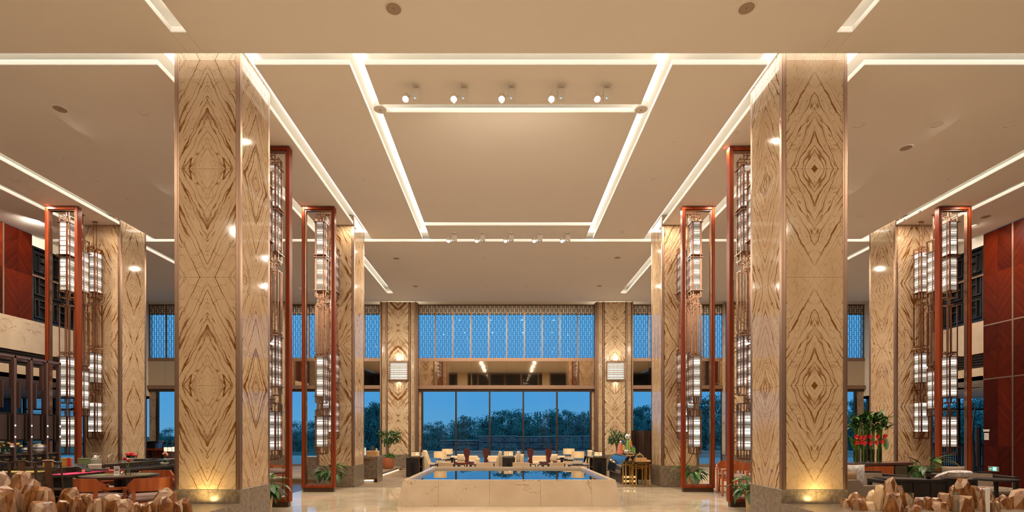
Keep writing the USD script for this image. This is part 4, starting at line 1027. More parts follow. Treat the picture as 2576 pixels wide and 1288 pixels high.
mat('shade_paper', {'p': ('principled_bsdf', {'base_color': (.75, .55, .40), 'roughness': .8, 'emission_color': (1, .55, .30), 'emission_strength': .35})})
def console(label, x, y, w, L, h, rz=0):
    """black service console: oval cut-out on the end, open shelves on the side"""
    t = thing('black_console', label, 'console', (x, y, 0), rz)
    b = MB().box(-w / 2, w / 2, 0, .03, .0, h); t_ = .02
    part(t, 'end_panel', MB().box(-w / 2, w / 2, 0, .02, .0, h, .003), 'black_wood'); part(t, 'back_end', MB().box(-w / 2, w / 2, L - .02, L, 0, h), 'black_wood')
    o = [(.075 * math.cos(a) , h * .47 + (.12 if math.sin(a) > 0 else -.12) + .075 * math.sin(a)) for a in np.linspace(0, 2 * math.pi, 25)[:-1]]
    part(t, 'oval_recess', MB().prism(o, -.004, .006), 'black_metal')
    part(t, 'top', MB().box(-w / 2 - .012, w / 2 + .012, -.012, L + .012, h, h + .022, .004), 'dark_wood')
    part(t, 'closed_side', MB().box(-.01, .01, .02, L - .02, 0, h), 'black_wood')
    part(t, 'bottom_board', MB().box(-w / 2, w / 2, .02, L - .02, .02, .05), 'black_wood')
    for k in range(4):
        yy = .02 + (L - .04) * k / 3; part(t, 'divider', MB().box(-w / 2 + .005, w / 2 - .005, yy - .01, yy + .01, .05, h), 'black_wood')
    part(t, 'shelf', MB().box(-w / 2 + .01, w / 2 - .01, .02, L - .02, h * .5, h * .5 + .015), 'dark_wood')
    for sx in (-1, 1): part(t, 'edge_strip', MB().box(sx * w / 2 - .006, sx * w / 2 + .006, -.006, .004, 0, h), 'bronze')
    return t
CYD, CH = 17.2, .62
console('black console with an oval cut-out and open shelves, left behind the pool', X_(1038.5, CYD), CYD, .44, 2.0, CH)
console('black console with an oval cut-out, right behind the pool beside the curved cake counter', X_(1508.5, CYD), CYD, .44, 2.0, CH)
console('small black console in the middle behind the pool, carrying a lantern', X_(1279.5, CYD), CYD, .42, .9, CH)
zt = CH + .022
lantern_box('glass candle lantern on the front end of the left black console', (X_(1044, 17.4), 17.45, zt), .40, .24, .19)
lantern_box('glass candle lantern on the far end of the left black console', (X_(1068, 18.9), 18.9, zt), .24, .24, .21)
lantern_box('glass candle lantern with two lights on the front end of the right black console', (X_(1506, 17.4), 17.45, zt), .38, .24, .19, bulbs=2)
lantern_box('glass candle lantern on the far end of the right black console', (X_(1484, 18.9), 18.9, zt), .26, .24, .21)
lantern_box('glass candle lantern on the middle black console', (X_(1279, 17.45), 17.5, zt), .42, .26, .21)
t = lantern_box('paper lantern with a glowing grid on the granite host desk, half behind the column', (X_(914, 15.6), 15.62, hz), .2, .16, .27, bulbs=1)
for s in (-1, 1):
    part(t, 'glow_panel', MB().box(-.085, .085, s * .055 - .003, s * .055 + .003, .03, .26), 'lamp_glow_soft')

# ------------------------------------------------------------------ lounge behind the pool
def table_lamp(label, x, y, z, s=1.0):
    t = thing('table_lamp', label, 'lamp', (x, y, z))
    part(t, 'foot', MB().box(-.17 * s, .17 * s, -.08 * s, .08 * s, 0, .02 * s), 'black_wood')
    b = part(t, 'base', MB().box(-.14 * s, .14 * s, -.06 * s, .06 * s, .02 * s, .165 * s, .008 * s), 'white_ceramic')
    m = MB()
    for k in range(5): x0 = (k - 2) * .056 * s; m.prism([(x0 - .025 * s, .172 * s), (x0, .13 * s), (x0 + .025 * s, .172 * s)], -.066 * s, .066 * s)
    part(b, 'carved_fringe', m, 'dark_wood')
    part(t, 'neck', MB().cyl((0, 0, .165 * s), (0, 0, .23 * s), .012 * s, n=10), 'bronze')
    w, d, h0, h1 = .19 * s, .12 * s, .215 * s, .42 * s
    sh = MB()
    for a in (-1, 1): sh.box(-w, w, a * d - .003, a * d + .003, -(h1 - h0) / 2, (h1 - h0) / 2); sh.box(a * w - .003, a * w + .003, -d, d, -(h1 - h0) / 2, (h1 - h0) / 2)
    pth = str(t.GetPath()) + '/' + numbered(str(t.GetPath()), 'shade')
    mm = usdkit.mesh(stage, pth, sh.get(), M['shade_cloth']); mm.AddTranslateOp().Set(Gf.Vec3d(0, 0, (h0 + h1) / 2))
    part(t, 'finial', MB().ball((0, 0, .43 * s), .01 * s, 1), 'bronze')
    return t
def side_table(label, x, y, w, d, h):
    t = thing('side_table', label, 'table', (x, y, 0))
    part(t, 'tabletop', MB().box(-w / 2, w / 2, -d / 2, d / 2, h - .03, h, .004), 'dark_wood')
    for sx in (-1, 1):
        for sy in (-1, 1): part(t, 'leg', MB().box(sx * (w / 2 - .03) - .015, sx * (w / 2 - .03) + .015, sy * (d / 2 - .03) - .015, sy * (d / 2 - .03) + .015, 0, h - .03), 'dark_wood')
    part(t, 'drawer_front', MB().box(-w / 2 + .05, w / 2 - .05, -d / 2 - .002, -d / 2 + .01, h - .14, h - .035), 'cream_fabric')
    return t
side_table('low black side table under the front left table lamp', X_(1108, 16.4), 16.4, .62, .4, .46); table_lamp('glowing square-shaded table lamp, front one on the left of the lounge', X_(1107.5, 16.4), 16.4, .46, .98)
side_table('low black side table under the front right table lamp', X_(1454, 16.4), 16.4, .62, .4, .46); table_lamp('glowing square-shaded table lamp, front one on the right of the lounge', X_(1453.5, 16.4), 16.4, .46, .98)
side_table('low black side table under the rear left table lamp', X_(1125, 19.4), 19.4, .6, .4, .46); table_lamp('glowing square-shaded table lamp, rear one on the left of the lounge', X_(1125.5, 19.4), 19.4, .46, .98)
side_table('low black side table under the rear right table lamp', X_(1431, 19.2), 19.2, .6, .4, .46); table_lamp('glowing square-shaded table lamp, rear one on the right of the lounge', X_(1431, 19.2), 19.2, .46, 1.02)
for px, Y in ((1107.5, 16.4), (1453.5, 16.4), (1125.5, 19.4), (1431, 19.2)):
    L = UsdLux.SphereLight.Define(stage, '/World/Lights/lamp_%d' % int(px)); L.CreateRadiusAttr(.03); L.CreateColorAttr(Gf.Vec3f(1, .7, .4)); L.CreateIntensityAttr(10.0)
    L.AddTranslateOp().Set(Gf.Vec3d(X_(px, Y), Y, .80))

def cushion_mesh(w, d, h, puff=.35, n=10):
    """a soft cushion: w across, d deep (thickness), h high, standing on its lower edge"""
    g = np.linspace(-1, 1, n); V = []; 
    for s in (-1, 1):
        for a in g:
            for b in g:
                e = (1 - abs(a) ** 3) * (1 - abs(b) ** 3); pin = 1 - .06 * (1 - abs(a) ** 2) * abs(b) ** 6 - .06 * (1 - abs(b) ** 2) * abs(a) ** 6
                V.append((a * w / 2 * (1 - .07 * (1 - a * a) * 0 - .05 * (1 - b * b) * (abs(a) > .99)), s * d / 2 * (e ** .5) + (.002 * s), h / 2 + b * h / 2 * (1 - .05 * (1 - a * a) * (abs(b) > .99))))
    f = []
    for s in range(2):
        for i in range(n - 1):
            for j in range(n - 1):
                q = [s * n * n + i * n + j, s * n * n + (i + 1) * n + j, s * n * n + (i + 1) * n + j + 1, s * n * n + i * n + j + 1]
                f.append(q if s == 0 else q[::-1])
    return MB().add(V, f)
def tub_chair(label, loc, rz, matl='cream_fabric'):
    """high-backed cream slipper chair, facing -y"""
    t = thing('lounge_chair', label, 'chair', loc, rz)
    part(t, 'seat', MB().box(-.33, .33, -.40, .28, .14, .43, .05), matl)
    prof = [(.18, .30), (.20, .80), (.24, 1.02), (.30, 1.06), (.36, 1.0), (.36, .14), (.20, .14)]
    part(t, 'backrest', MB().prism(prof, -.34, .34, 'x'), matl)
    for sx in (-1, 1): part(t, 'arm', MB().prism([(-.36, .14), (-.36, .44), (.1, .50), (.22, .9), (.26, .9), (.26, .14)], sx * .34 - .035, sx * .34 + .035, 'x'), matl)
    for sx in (-1, 1):
        for sy in (-.34, .30): part(t, 'leg', MB().cyl((sx * .28, sy, 0), (sx * .28, sy, .14), .015, .02, 8), 'dark_wood')
    return t
def wing_chair(label, loc, rz):
    """burgundy chair with a tall waisted back, facing -y"""
    t = thing('wing_chair', label, 'chair', loc, rz)
    part(t, 'seat', MB().box(-.28, .28, -.36, .2, .34, .46, .04), 'burgundy_leather')
    prof = [(.16, .40), (.20, .62), (.13, .80), (.12, .98), (.16, 1.06), (.30, 1.08), (.33, 1.0), (.32, .84), (.27, .70), (.27, .58), (.31, .40)]
    part(t, 'backrest', MB().prism(prof, -.22, .22, 'x'), 'burgundy_leather')
    for sx in (-1, 1): part(t, 'wing', MB().prism([(.13, .48), (.18, .62), (.15, .72), (.11, .84), (.105, 1.09), (.325, 1.10), (.335, .98), (.33, .84), (.285, .70), (.285, .48)], sx * .23 - .02, sx * .23 + .02, 'x'), 'burgundy_leather')
    for sx in (-1, 1):
        for sy in (-.3, .22): part(t, 'leg', MB().cyl((sx * .23, sy, 0), (sx * .23, sy, .35), .014, .02, 8), 'dark_wood')
    return t
def arm_lounge(label, loc, rz):
    """low cream lounge chair between black bent arms, facing -y"""
    t = thing('arm_chair', label, 'chair', loc, rz)
    part(t, 'seat', MB().box(-.28, .28, -.34, .24, .26, .42, .04), 'cream_fabric')
    part(t, 'backrest', MB().prism([(.16, .38), (.24, .66), (.32, .66), (.28, .30)], -.28, .28, 'x'), 'cream_fabric')
    for sx in (-1, 1):
        x = sx * .32
        part(t, 'arm', MB().tube([(x, -.36, 0), (x, -.36, .50), (x, -.32, .56), (x, 0, .575), (x, .28, .60)], .017, 8), 'black_wood')
        part(t, 'leg', MB().tube([(x, .30, 0), (x, .27, .4), (x, .28, .61)], .017, 8), 'black_wood')
    part(t, 'rail', MB().bar((-.32, .28, .6), (.32, .28, .6), .03), 'black_wood')
    return t
R90 = math.pi / 2
def shrink(o, k): UsdGeom.Xformable(o).AddScaleOp().Set(Gf.Vec3f(.94, .94, k))
shrink(tub_chair('cream high-backed chair left of the small middle console, facing left', (X_(1238, 17.9), 17.9, 0), -R90), .79)
shrink(tub_chair('cream high-backed chair just right of the small middle console, facing right', (X_(1325, 17.9), 17.9, 0), R90), .79)
shrink(tub_chair('cream high-backed chair beside the left black console, behind the front left lamp', (X_(1090, 18.6), 18.4, 0), R90), .79)
shrink(tub_chair('cream high-backed chair beside the right black console, behind the front right lamp', (X_(1466, 18.6), 18.4, 0), -R90), .79)
shrink(wing_chair('burgundy winged chair, leftmost of the four against the middle windows', (X_(1160, 19.6), 19.8, 0), -R90 + .0), .79)
shrink(wing_chair('burgundy winged chair, second from left against the middle windows', (X_(1236, 19.6), 19.8, 0), R90), .79)
shrink(wing_chair('burgundy winged chair, third from left against the middle windows', (X_(1321, 19.6), 19.8, 0), -R90), .79)
shrink(wing_chair('burgundy winged chair, rightmost of the four against the middle windows', (X_(1394, 19.6), 19.8, 0), R90), .79)
shrink(arm_lounge('cream chair with black arms behind the pool, left of the wooden table', (X_(1133, 15.9), 16.0, 0), math.pi - .5), .84)
shrink(arm_lounge('cream chair with black arms behind the pool, left of the middle console', (X_(1213, 15.9), 16.0, 0), math.pi + .3), .84)
shrink(arm_lounge('cream chair with black arms behind the pool, right of the middle console', (X_(1317, 15.9), 16.0, 0), math.pi - .3), .84)
shrink(arm_lounge('cream chair with black arms behind the pool, left of the front right lamp', (X_(1389, 15.9), 16.0, 0), math.pi + .5), .84)
def bench(label, x0, x1, y, pillows):
    t = thing('window_sofa', label, 'sofa', ((x0 + x1) / 2, y, 0)); w = (x1 - x0) / 2
    part(t, 'seat', MB().box(-w, w, -.45, .3, .12, .42, .04), 'cream_fabric'); part(t, 'backrest', MB().box(-w, w, .22, .42, .12, .72, .05), 'cream_fabric')
    for sx in (-1, 1): part(t, 'arm', MB().box(sx * w - .08, sx * w + .08, -.45, .42, .12, .60, .04), 'cream_fabric')
    for sx in (-1, 1): part(t, 'foot', MB().box(sx * (w - .1) - .03, sx * (w - .1) + .03, -.3, .3, 0, .12), 'dark_wood')
    return t
shrink(bench('long low cream sofa under the left half of the middle windows', X_(1112, 21.2), X_(1205, 21.2), 21.2, 0), .74)
shrink(bench('short cream sofa under the windows, left of the middle', X_(1222, 21.2), X_(1310, 21.2), 21.2, 0), .74)
shrink(bench('long low cream sofa under the right half of the middle windows', X_(1330, 21.2), X_(1440, 21.2), 21.2, 0), .74)
for px, Y, lb in ((1160, 20.75, 'cream cushion on the left window sofa beside the burgundy chair'), (1308, 20.75, 'cream cushion on the window sofa right of the middle console'), (1393, 20.75, 'cream cushion on the right window sofa beside the burgundy chair')):
    t = single('cushion', cushion_mesh(.34, .13, .31).xf(T(X_(px, Y), Y + .1, .32)), 'cream_fabric', lb, 'cushion', smooth=True)
def low_table(label, x, y, w, d, h, matl='red_wood', glass=True):
    t = thing('coffee_table', label, 'table', (x, y, 0))
    part(t, 'tabletop', MB().box(-w / 2, w / 2, -d / 2, d / 2, h - .05, h, .006), matl)
    for sx in (-1, 1): part(t, 'leg', MB().box(sx * w * .33 - .03, sx * w * .33 + .03, -d * .35, d * .35, 0, h - .05), 'dark_wood')
    part(t, 'shelf', MB().box(-w * .33, w * .33, -d * .3, d * .3, .12, .15), 'dark_wood')
    if glass: part(t, 'glass_top', MB().box(-w / 2 + .01, w / 2 - .01, -d / 2 + .01, d / 2 - .01, h, h + .006), 'dark_glass')
    return t
low_table('red wooden coffee table with a reflecting top, left behind the pool', X_(1169, 17.8), 17.9, .62, .8, .45)
low_table('red wooden coffee table with a reflecting top, right behind the pool', X_(1380, 17.8), 17.9, .60, .8, .45)
def pedestal(label, x, y, r, h, matl='black_wood'):
    t = thing('round_table', label, 'table', (x, y, 0))
    part(t, 'tabletop', MB().lathe([(0, h - .03), (r * .96, h - .03), (r, h - .012), (r, h), (0, h)], n=32), matl)
    part(t, 'stem', MB().cyl((0, 0, .03), (0, 0, h - .03), .03, n=12), matl); part(t, 'foot', MB().lathe([(0, 0), (r * .6, 0), (r * .55, .02), (.04, .04), (0, .04)], n=24), matl)
    return t
pedestal('small round black table beside the rear left lamp', X_(1137, 18.4), 18.4, .20, .55); pedestal('small round black table beside the rear right lamp', X_(1414, 18.4), 18.4, .20, .55)
for px, Y, z, lb in ((1137, 18.4, .55, 'small black dish on the round table at the rear left lamp'), (1414, 18.4, .55, 'small black dish on the round table at the rear right lamp'), (1405, 17.8, .456, 'small orange dish on the right coffee table')):
    t = single('dish', MB().lathe([(0, .0), (.05, 0), (.10, .03), (.10, .036), (.05, .01), (0, .01)], (X_(px, Y) - (.12 if px == 1405 else 0), Y, z), n=20), 'black_wood' if px != 1405 else 'orange_wood', lb, 'dish')

# ------------------------------------------------------------------ right: cake counter, cakes, gold nesting tables, folding screen
cy0 = 14.75
t = thing('cake_counter', 'cake display counter with a curved glass front reflecting the dusk, right of the pool', 'counter', (0, cy0, 0))
xg = X_(1562, cy0); xr = X_(1592, cy0); CL = 1.9
prof = [(xg + .33 * (1 - math.cos(q)) / (1 - math.cos(1.45)), .29 + .54 * math.sin(q) / math.sin(1.45)) for q in np.linspace(0, 1.45, 16)]
inner = [(x + .02, z - .016) for x, z in prof]
part(t, 'curved_glass', MB().prism(prof + inner[::-1], 0, CL, 'y'), 'dark_glass')
part(t, 'end_rim', MB().prism([(x - .012, z + .012) for x, z in prof] + [(x + .05, z - .04) for x, z in prof][::-1], -.03, .0, 'y'), 'black_metal')
part(t, 'sill', MB().box(xg - .03, xg + .30, -.03, CL, .265, .295, .004), 'dark_bronze')
xt = prof[-1][0]
part(t, 'top', MB().box(xt - .04, xr + .16, -.03, CL, prof[-1][1], prof[-1][1] + .025, .006), 'dark_wood')
part(t, 'plinth_body', MB().box(xg + .06, xr + .10, .04, CL, 0, .265), 'black_wood')
part(t, 'glass_end', MB().box(xg + .12, xr + .12, .0, .008, .295, .62), 'clear_glass')
part(t, 'back_panel', MB().box(xr + .12, xr + .15, 0, CL, .0, prof[-1][1]), 'black_wood')
for k in range(2): part(t, 'lit_shelf', MB().box(xg + .09, xr + .09, .016, .036, .05 + k * .12, .11 + k * .12), 'led_shelf')
part(t, 'shelf', MB().box(xg + .18, xr + .10, .05, CL - .1, .55, .56), 'clear_glass')
zc = prof[-1][1] + .025
def cake(name, label, px, Y, build):
    t = thing(name, label, 'cake', (X_(px, Y), Y, zc)); build(t)
def pink(t):
    for k in range(4):
        r = .10 - k * .017; z = k * .075
        m = MB()
        for q in range(3): m.lathe([(0, z + q * .025), (r, z + q * .025), (r + .006, z + q * .025 + .012), (r, z + q * .025 + .024), (0, z + q * .025 + .024)], n=20)
        part(t, 'tier', m, 'coral_icing')
    part(t, 'bow', MB().ball((0, 0, .34), .035, 1, (1, .7, 1)), 'white_ceramic'); part(t, 'topper', MB().cyl((0, 0, .36), (0, 0, .42), .012, .004), 'chrome')
cake('tiered_cake', 'pink ruffled tiered cake on the curved cake counter', 1561, 15.05, pink)
def ball_tower(t):
    for k, (r, z, mt) in enumerate(((.055, .04, 'green_icing'), (.05, .16, 'green_icing'), (.045, .28, 'green_icing'))): part(t, 'column', MB().cyl((.012 * k, 0, z), (.012 * k + .01, 0, z + .13), r, r * .85, 16), mt)
    for c, r in (((.03, 0, .49), .085), ((-.03, -.06, .06), .07)):
        b = part(t, 'sugar_football', MB().ball(c, r, 3), 'white_ceramic', smooth=True)
        iv = ICO[0][0]
        for d in iv:
            d = d / np.linalg.norm(d); a = np.cross(d, (0.3, .2, .9)); a /= np.linalg.norm(a); e = np.cross(d, a)
            part(b, 'black_patch', MB().hull([np.array(c) + (d * .97 + .26 * (a * math.cos(q) + e * math.sin(q)) * .97) * r * s for q in np.arange(5) * 1.2566 for s in (.96, 1.03)]), 'black_icing')
    part(t, 'player_figure', MB().cyl((-.09, 0, .22), (-.09, 0, .34), .03, .035, 12).ball((-.09, 0, .375), .03, 1), 'blue_icing')
    part(t, 'player_figure', MB().cyl((.12, 0, .20), (.12, 0, .30), .035, .03, 12).ball((.12, 0, .335), .03, 1), 'orange_icing')
    part(t, 'player_figure', MB().cyl((-.11, -.05, .10), (-.11, -.05, .20), .03, .03, 12).ball((-.11, -.05, .23), .028, 1), 'yellow_petal')
cake('football_cake', 'green tower cake topped with a sugar football, on the curved cake counter', 1577, 15.02, ball_tower)
def castle(t):
    for k, (x, r, h) in enumerate(((-.05, .035, .14), (.0, .045, .20), (.055, .035, .16))):
        p = part(t, 'turret', MB().cyl((x, 0, 0), (x, 0, h), r, r * .95, 14), 'green_icing'); part(p, 'spire', MB().cyl((x, 0, h), (x, 0, h + .07), r * .7, .004, 12), 'blue_icing')
cake('castle_cake', 'small green turreted cake at the right end of the curved cake counter', 1591, 15.1, castle)

def nest(label, px0, px1, Y, ztop, d):
    x0, x1 = X_(px0, Y), X_(px1, Y)
    t = thing('nesting_table', label, 'table', (0, Y, 0)); b = .018
    for x in (x0 + b, x1 - b):
        for y in (b, d - b): part(t, 'leg', MB().box(x - b, x + b, y - b, y + b, 0, ztop - .02, .003), 'gold')
    for z in (ztop - .02, ztop - .12):
        m = MB().box(x0, x1, 0, 2 * b, z - .018, z).box(x0, x1, d - 2 * b, d, z - .018, z).box(x0, x0 + 2 * b, 0, d, z - .018, z).box(x1 - 2 * b, x1, 0, d, z - .018, z)
        part(t, 'rail', m, 'gold')
    part(t, 'tabletop', MB().box(x0, x1, 0, d, ztop - .02, ztop, .003), 'clear_glass')
    return t
nest('left gold-legged nesting table beside the cake counter', 1573, 1594, 14.15, .70, .36)
nest('right, wider gold-legged nesting table in front of the right inner column', 1599, 1637, 14.10, .66, .40)
nest('low gold-legged nesting table between the other two', 1588, 1624, 14.62, .58, .32)
t = thing('cake_stand', 'pale wooden cake stand under a glass dome on the left nesting table', 'stand', (X_(1586, 14.3), 14.32, .70))
part(t, 'foot', MB().lathe([(0, 0), (.05, 0), (.045, .02), (.018, .04), (.018, .10), (.03, .12), (0, .12)], n=20), 'honey_wood'); part(t, 'plate', MB().lathe([(0, .12), (.12, .12), (.125, .135), (0, .135)], n=28), 'honey_wood')
def dome(label, x, y, z, r):
    t = thing('glass_dome', label, 'dome', (x, y, z))
    part(t, 'bell', MB().lathe([(r, 0), (r, .03), (r * .88, r * .6), (r * .5, r * .95), (.01, r * 1.05)], n=28), 'clear_glass', smooth=True); part(t, 'knob', MB().ball((0, 0, r * 1.05 + .015), .016, 1), 'chrome')
dome('clear glass dome on the wooden cake stand', X_(1586, 14.3), 14.32, .835, .11)
t = thing('wooden_tray', 'stack of honey wood trays on the right nesting table', 'tray', (X_(1612, 14.25), 14.28, .66))
part(t, 'board', MB().box(-.17, .24, -.13, .1, 0, .05, .004), 'honey_wood'); part(t, 'board', MB().box(-.16, .14, -.12, .1, .05, .11, .004), 'honey_wood'); part(t, 'board', MB().box(-.04, .24, -.16, -.135, 0, .045, .004), 'honey_wood')
dome('clear glass dome on the stacked wooden trays', X_(1610, 14.25), 14.28, .77, .12)
t = thing('folding_screen', 'brown riveted folding screen behind the gold nesting tables', 'screen', (0, 15.7, 0))
xs = [X_(p, 15.7) for p in (1588, 1604, 1622, 1646, 1668)]; ys = (0, .22, 0, .2, .05)
for k in range(4):
    if k == 1: pass
    for q in range(3):
        a = np.array([xs[k], ys[k]]) + (np.array([xs[k + 1] - xs[k], ys[k + 1] - ys[k]])) * (q + .03) / 3; b = np.array([xs[k], ys[k]]) + (np.array([xs[k + 1] - xs[k], ys[k + 1] - ys[k]])) * (q + .97) / 3
        part(t, 'slat', MB().bar((a[0], a[1], .78), (b[0], b[1], .78), .025, 1.50), 'dark_wood')
    for q in (.12, .62, .9):
        c = np.array([xs[k], ys[k]]) * .5 + np.array([xs[k + 1], ys[k + 1]]) * .5
        part(t, 'rivet', MB().ball((c[0] + .04, c[1] - .02, .3 + q * 1.2), .009, 1), 'chrome')

# ------------------------------------------------------------------ left: tea screen with drawers, counter, chairs
TX = -10.32
t = thing('tea_screen', 'dark drawer cabinet with bronze posts and hanging black lamp panels at the left picture edge', 'cabinet', (0, 0, 0))
part(t, 'carcase', MB().box(TX - .36, TX - .02, 9.9, 12.0, .0, .96), 'black_wood')
part(t, 'top_board', MB().box(TX - .38, TX + .02, 9.88, 12.02, .96, 1.0, .004), 'dark_wood')
for c in range(11):
    for r in range(3):
        ya, yb = 9.92 + c * .189, 9.92 + c * .189 + .183; za = .96 - (r + 1) * .185
        d = part(t, 'drawer', MB().box(TX - .02, TX + .0, ya, yb, za, za + .178, .004), 'black_wood')
        m = MB(); yc, zc_ = (ya + yb) / 2, za + .1
        for dy in (-.03, .03): m.box(TX, TX + .008, yc + dy - .018, yc + dy + .018, zc_ - .004, zc_ + .032)
        m.box(TX, TX + .014, yc - .04, yc + .04, zc_ + .008, zc_ + .018); m.box(TX, TX + .012, yc - .006, yc + .006, zc_ - .03, zc_ + .02)
        part(d, 'brass_pull', m, 'gold')
for k, yy in enumerate((10.08, 10.5, 10.9, 11.28, 11.67, 12.0)):
    part(t, 'post', MB().box(TX - .02, TX + .06, yy - .022, yy + .022, 1.0 if k < 0 else .0, 3.07, .004), 'bronze_rose')
    part(t, 'post', MB().box(TX - .36, TX - .28, yy - .022, yy + .022, 1.0, 3.07, .004), 'bronze_rose')
    part(t, 'tie_beam', MB().box(TX - .36, TX + .06, yy - .018, yy + .018, 3.02, 3.07), 'bronze_rose')
    if k:
        yc = yy - .2
        for z0, z1 in ((1.98, 2.55), (2.4, 2.92)):
            part(t, 'hanger_plate', MB().box(TX - .22, TX - .14, yy - .07 if z0 < 2 else yc - .03, yy - .05 if z0 < 2 else yc - .01, z0, z1), 'bronze_rose')
        p = part(t, 'lamp_panel', MB().box(TX - .10, TX + .02, yc - .15, yc + .11, 1.27, 1.87, .006), 'black_metal')
        part(p, 'panel_face', MB().box(TX + .02, TX + .026, yc - .13, yc + .05, 1.31, 1.83), 'dark_wood'); part(p, 'panel_edge', MB().box(TX + .02, TX + .05, yc + .075, yc + .10, 1.29, 1.85), 'dark_bronze')
        for z in (1.36, 1.60): part(t, 'point_lamp', MB().ball((TX + .066, yy, z), .008, 1, (1, 1, 2.2)), 'lamp_glow')
part(t, 'top_beam', MB().box(TX - .02, TX + .06, 9.9, 12.02, 3.02, 3.07, .004), 'bronze_rose'); part(t, 'top_beam', MB().box(TX - .36, TX - .28, 9.9, 12.02, 3.02, 3.07, .004), 'bronze_rose')
def vase(label, x, y, z, prof, matl='white_ceramic', pattern=True):
    t = thing('vase', label, 'vase', (x, y, z))
    part(t, 'body', MB().lathe(prof, n=28), matl, smooth=50)
    if pattern:
        for q in (.35, .7):
            i = int(q * (len(prof) - 2)) + 1; r, zz = prof[i]; part(t, 'painted_band', MB().lathe([(r * 1.0, zz - .012), (r * 1.02 + .002, zz), (r * 1.0, zz + .012)], n=28), 'blue_icing')
    return t
VP = [(0, 0), (.06, 0), (.11, .05), (.125, .11), (.10, .17), (.055, .20), (.05, .215), (.06, .22), (.045, .215), (0, .19)]
Yp = lambda px: TX * F / (px - CX)
vase('round blue and white vase on the tea cabinet, rightmost', TX - .12, Yp(109), 1.0, VP)
vase('squat blue and white jar on the tea cabinet, between the flowers and the round vase', TX - .12, Yp(80), 1.0, [(r * .8, z * .6) for r, z in VP])
vase('white vase on the tea cabinet, cut by the left picture edge', TX - .12, Yp(1), 1.0, [(r * .8, z * .8) for r, z in VP])
def bouquet(label, loc, rx, ry, rz, n, cols, bowl, seed, ball=.035):
    r = random.Random(seed); t = thing('flower_arrangement', label, 'flowers', loc)
    if bowl: part(t, 'bowl', MB().lathe(bowl, n=26), 'white_ceramic', smooth=50)
    z0 = max(z for _, z in bowl) if bowl else 0
    part(t, 'greenery', leaf_cloud(r, 160, [(r.uniform(-.7, .7) * rx, r.uniform(-.7, .7) * ry, z0 + rz * .35, min(rx, ry, rz) * .55) for _ in range(8)], .1, .06), 'leaf', kind='stuff')
    for k in range(n):
        a = r.uniform(0, 6.283); q = r.random() ** .5; zz = z0 + rz * (.25 + .75 * math.sqrt(max(0, 1 - q * q)) * r.uniform(.7, 1))
        c = (rx * q * math.cos(a), ry * q * math.sin(a), zz); m = MB()
        for j in range(6):
            m.ball((c[0] + ball * .45 * math.cos(j * 1.05), c[1] + ball * .45 * math.sin(j * 1.05), c[2] + (.0 if j % 2 else .3 * ball)), ball * .6, 1, (1, 1, .7))
        part(t, 'flower', m, cols[k % len(cols)])
    return t
bouquet('yellow and white flower arrangement on the tea cabinet', (TX - .15, Yp(36), 1.0), .20, .26, .24, 26, ('yellow_petal', 'white_ceramic', 'yellow_petal', 'peach_petal'), [(0, 0), (.08, 0), (.11, .04), (.09, .04), (0, .02)], 4, .04)

BX0, BX1, BX2 = -8.75, -7.95, -7.55
t = thing('tea_counter', 'long dark granite tea counter with a lower front ledge, behind the red armchairs', 'counter', (0, 0, 0))
part(t, 'upper_slab', MB().box(BX0, BX1, 9.25, 12.75, .70, .82, .006), 'dark_granite'); part(t, 'body', MB().box(BX0 + .05, BX1 + .02, 9.3, 12.7, 0, .70), 'dark_granite')
part(t, 'front_ledge', MB().box(BX1, BX2, 8.95, 12.75, .66, .71, .005), 'dark_granite'); part(t, 'front_panel', MB().box(BX1 + .1, BX2 - .12, 9.05, 12.7, 0, .66), 'black_wood')
part(t, 'end_block', MB().box(BX0, BX0 + .6, 8.95, 9.24, .28, .74, .005), 'granite'); part(t, 'end_top', MB().box(BX0 - .02, BX0 + .62, 8.93, 9.24, .74, .765, .004), 'yellow_stone')
part(t, 'tap', MB().tube([(BX1 - .3 + .0, 10.9 + .09 * math.cos(a), .90 + .09 * math.sin(a)) for a in np.linspace(0, math.pi, 9)] + [(BX1 - .3, 10.81, .82)], .008, 8), 'chrome')
single('runner', MB().box(BX1 + .05, BX2 + .02, 8.96, 10.3, .71, .716), 'pink_cloth', 'bright pink cloth runner along the front ledge of the tea counter', 'cloth')
Yu = lambda px, x=-8.2: x * F / (px - CX)
def boxy(name, label, cat, px, x, z, w, d, h, matl, lid=None, extra=None):
    t = thing(name, label, cat, (x, Yu(px, x), z), .2)
    part(t, 'body', MB().box(-w / 2, w / 2, -d / 2, d / 2, 0, h * .8, .004), matl); part(t, 'lid', MB().box(-w / 2 - .003, w / 2 + .003, -d / 2 - .003, d / 2 + .003, h * .8, h, .004), lid or matl)
    if extra: part(t, 'band', MB().box(w / 2 - .05, w / 2 + .001, -d / 2 - .005, -d / 2 + .02, 0, h), extra)
    return t
boxy('gift_box', 'upright gold gift box with a red band on the tea counter', 'box', 169, -8.05, .82, .14, .08, .16, 'gold_paper', None, 'red_paper')
boxy('gift_box', 'olive cloth-wrapped box on the tea counter behind the tablet', 'box', 212, -8.35, .82, .16, .14, .12, 'green_cloth')
boxy('gift_box', 'pale card box under the silver teapot on the tea counter', 'box', 236, -8.35, .82, .2, .16, .09, 'grey_card')
boxy('gift_box', 'pale grey square box on the counter ledge, right of the tablet', 'box', 239, -7.8, .716, .17, .12, .13, 'grey_card', 'white_plastic')
boxy('gift_box', 'flat dark tea box on the counter ledge, in front of the pale grey box', 'box', 252, -7.68, .716, .22, .14, .045, 'dark_card')
boxy('gift_box', 'brown carton on the tea counter\'s left end', 'box', 121, -8.25, .82, .12, .1, .13, 'gold_paper', 'honey_wood')
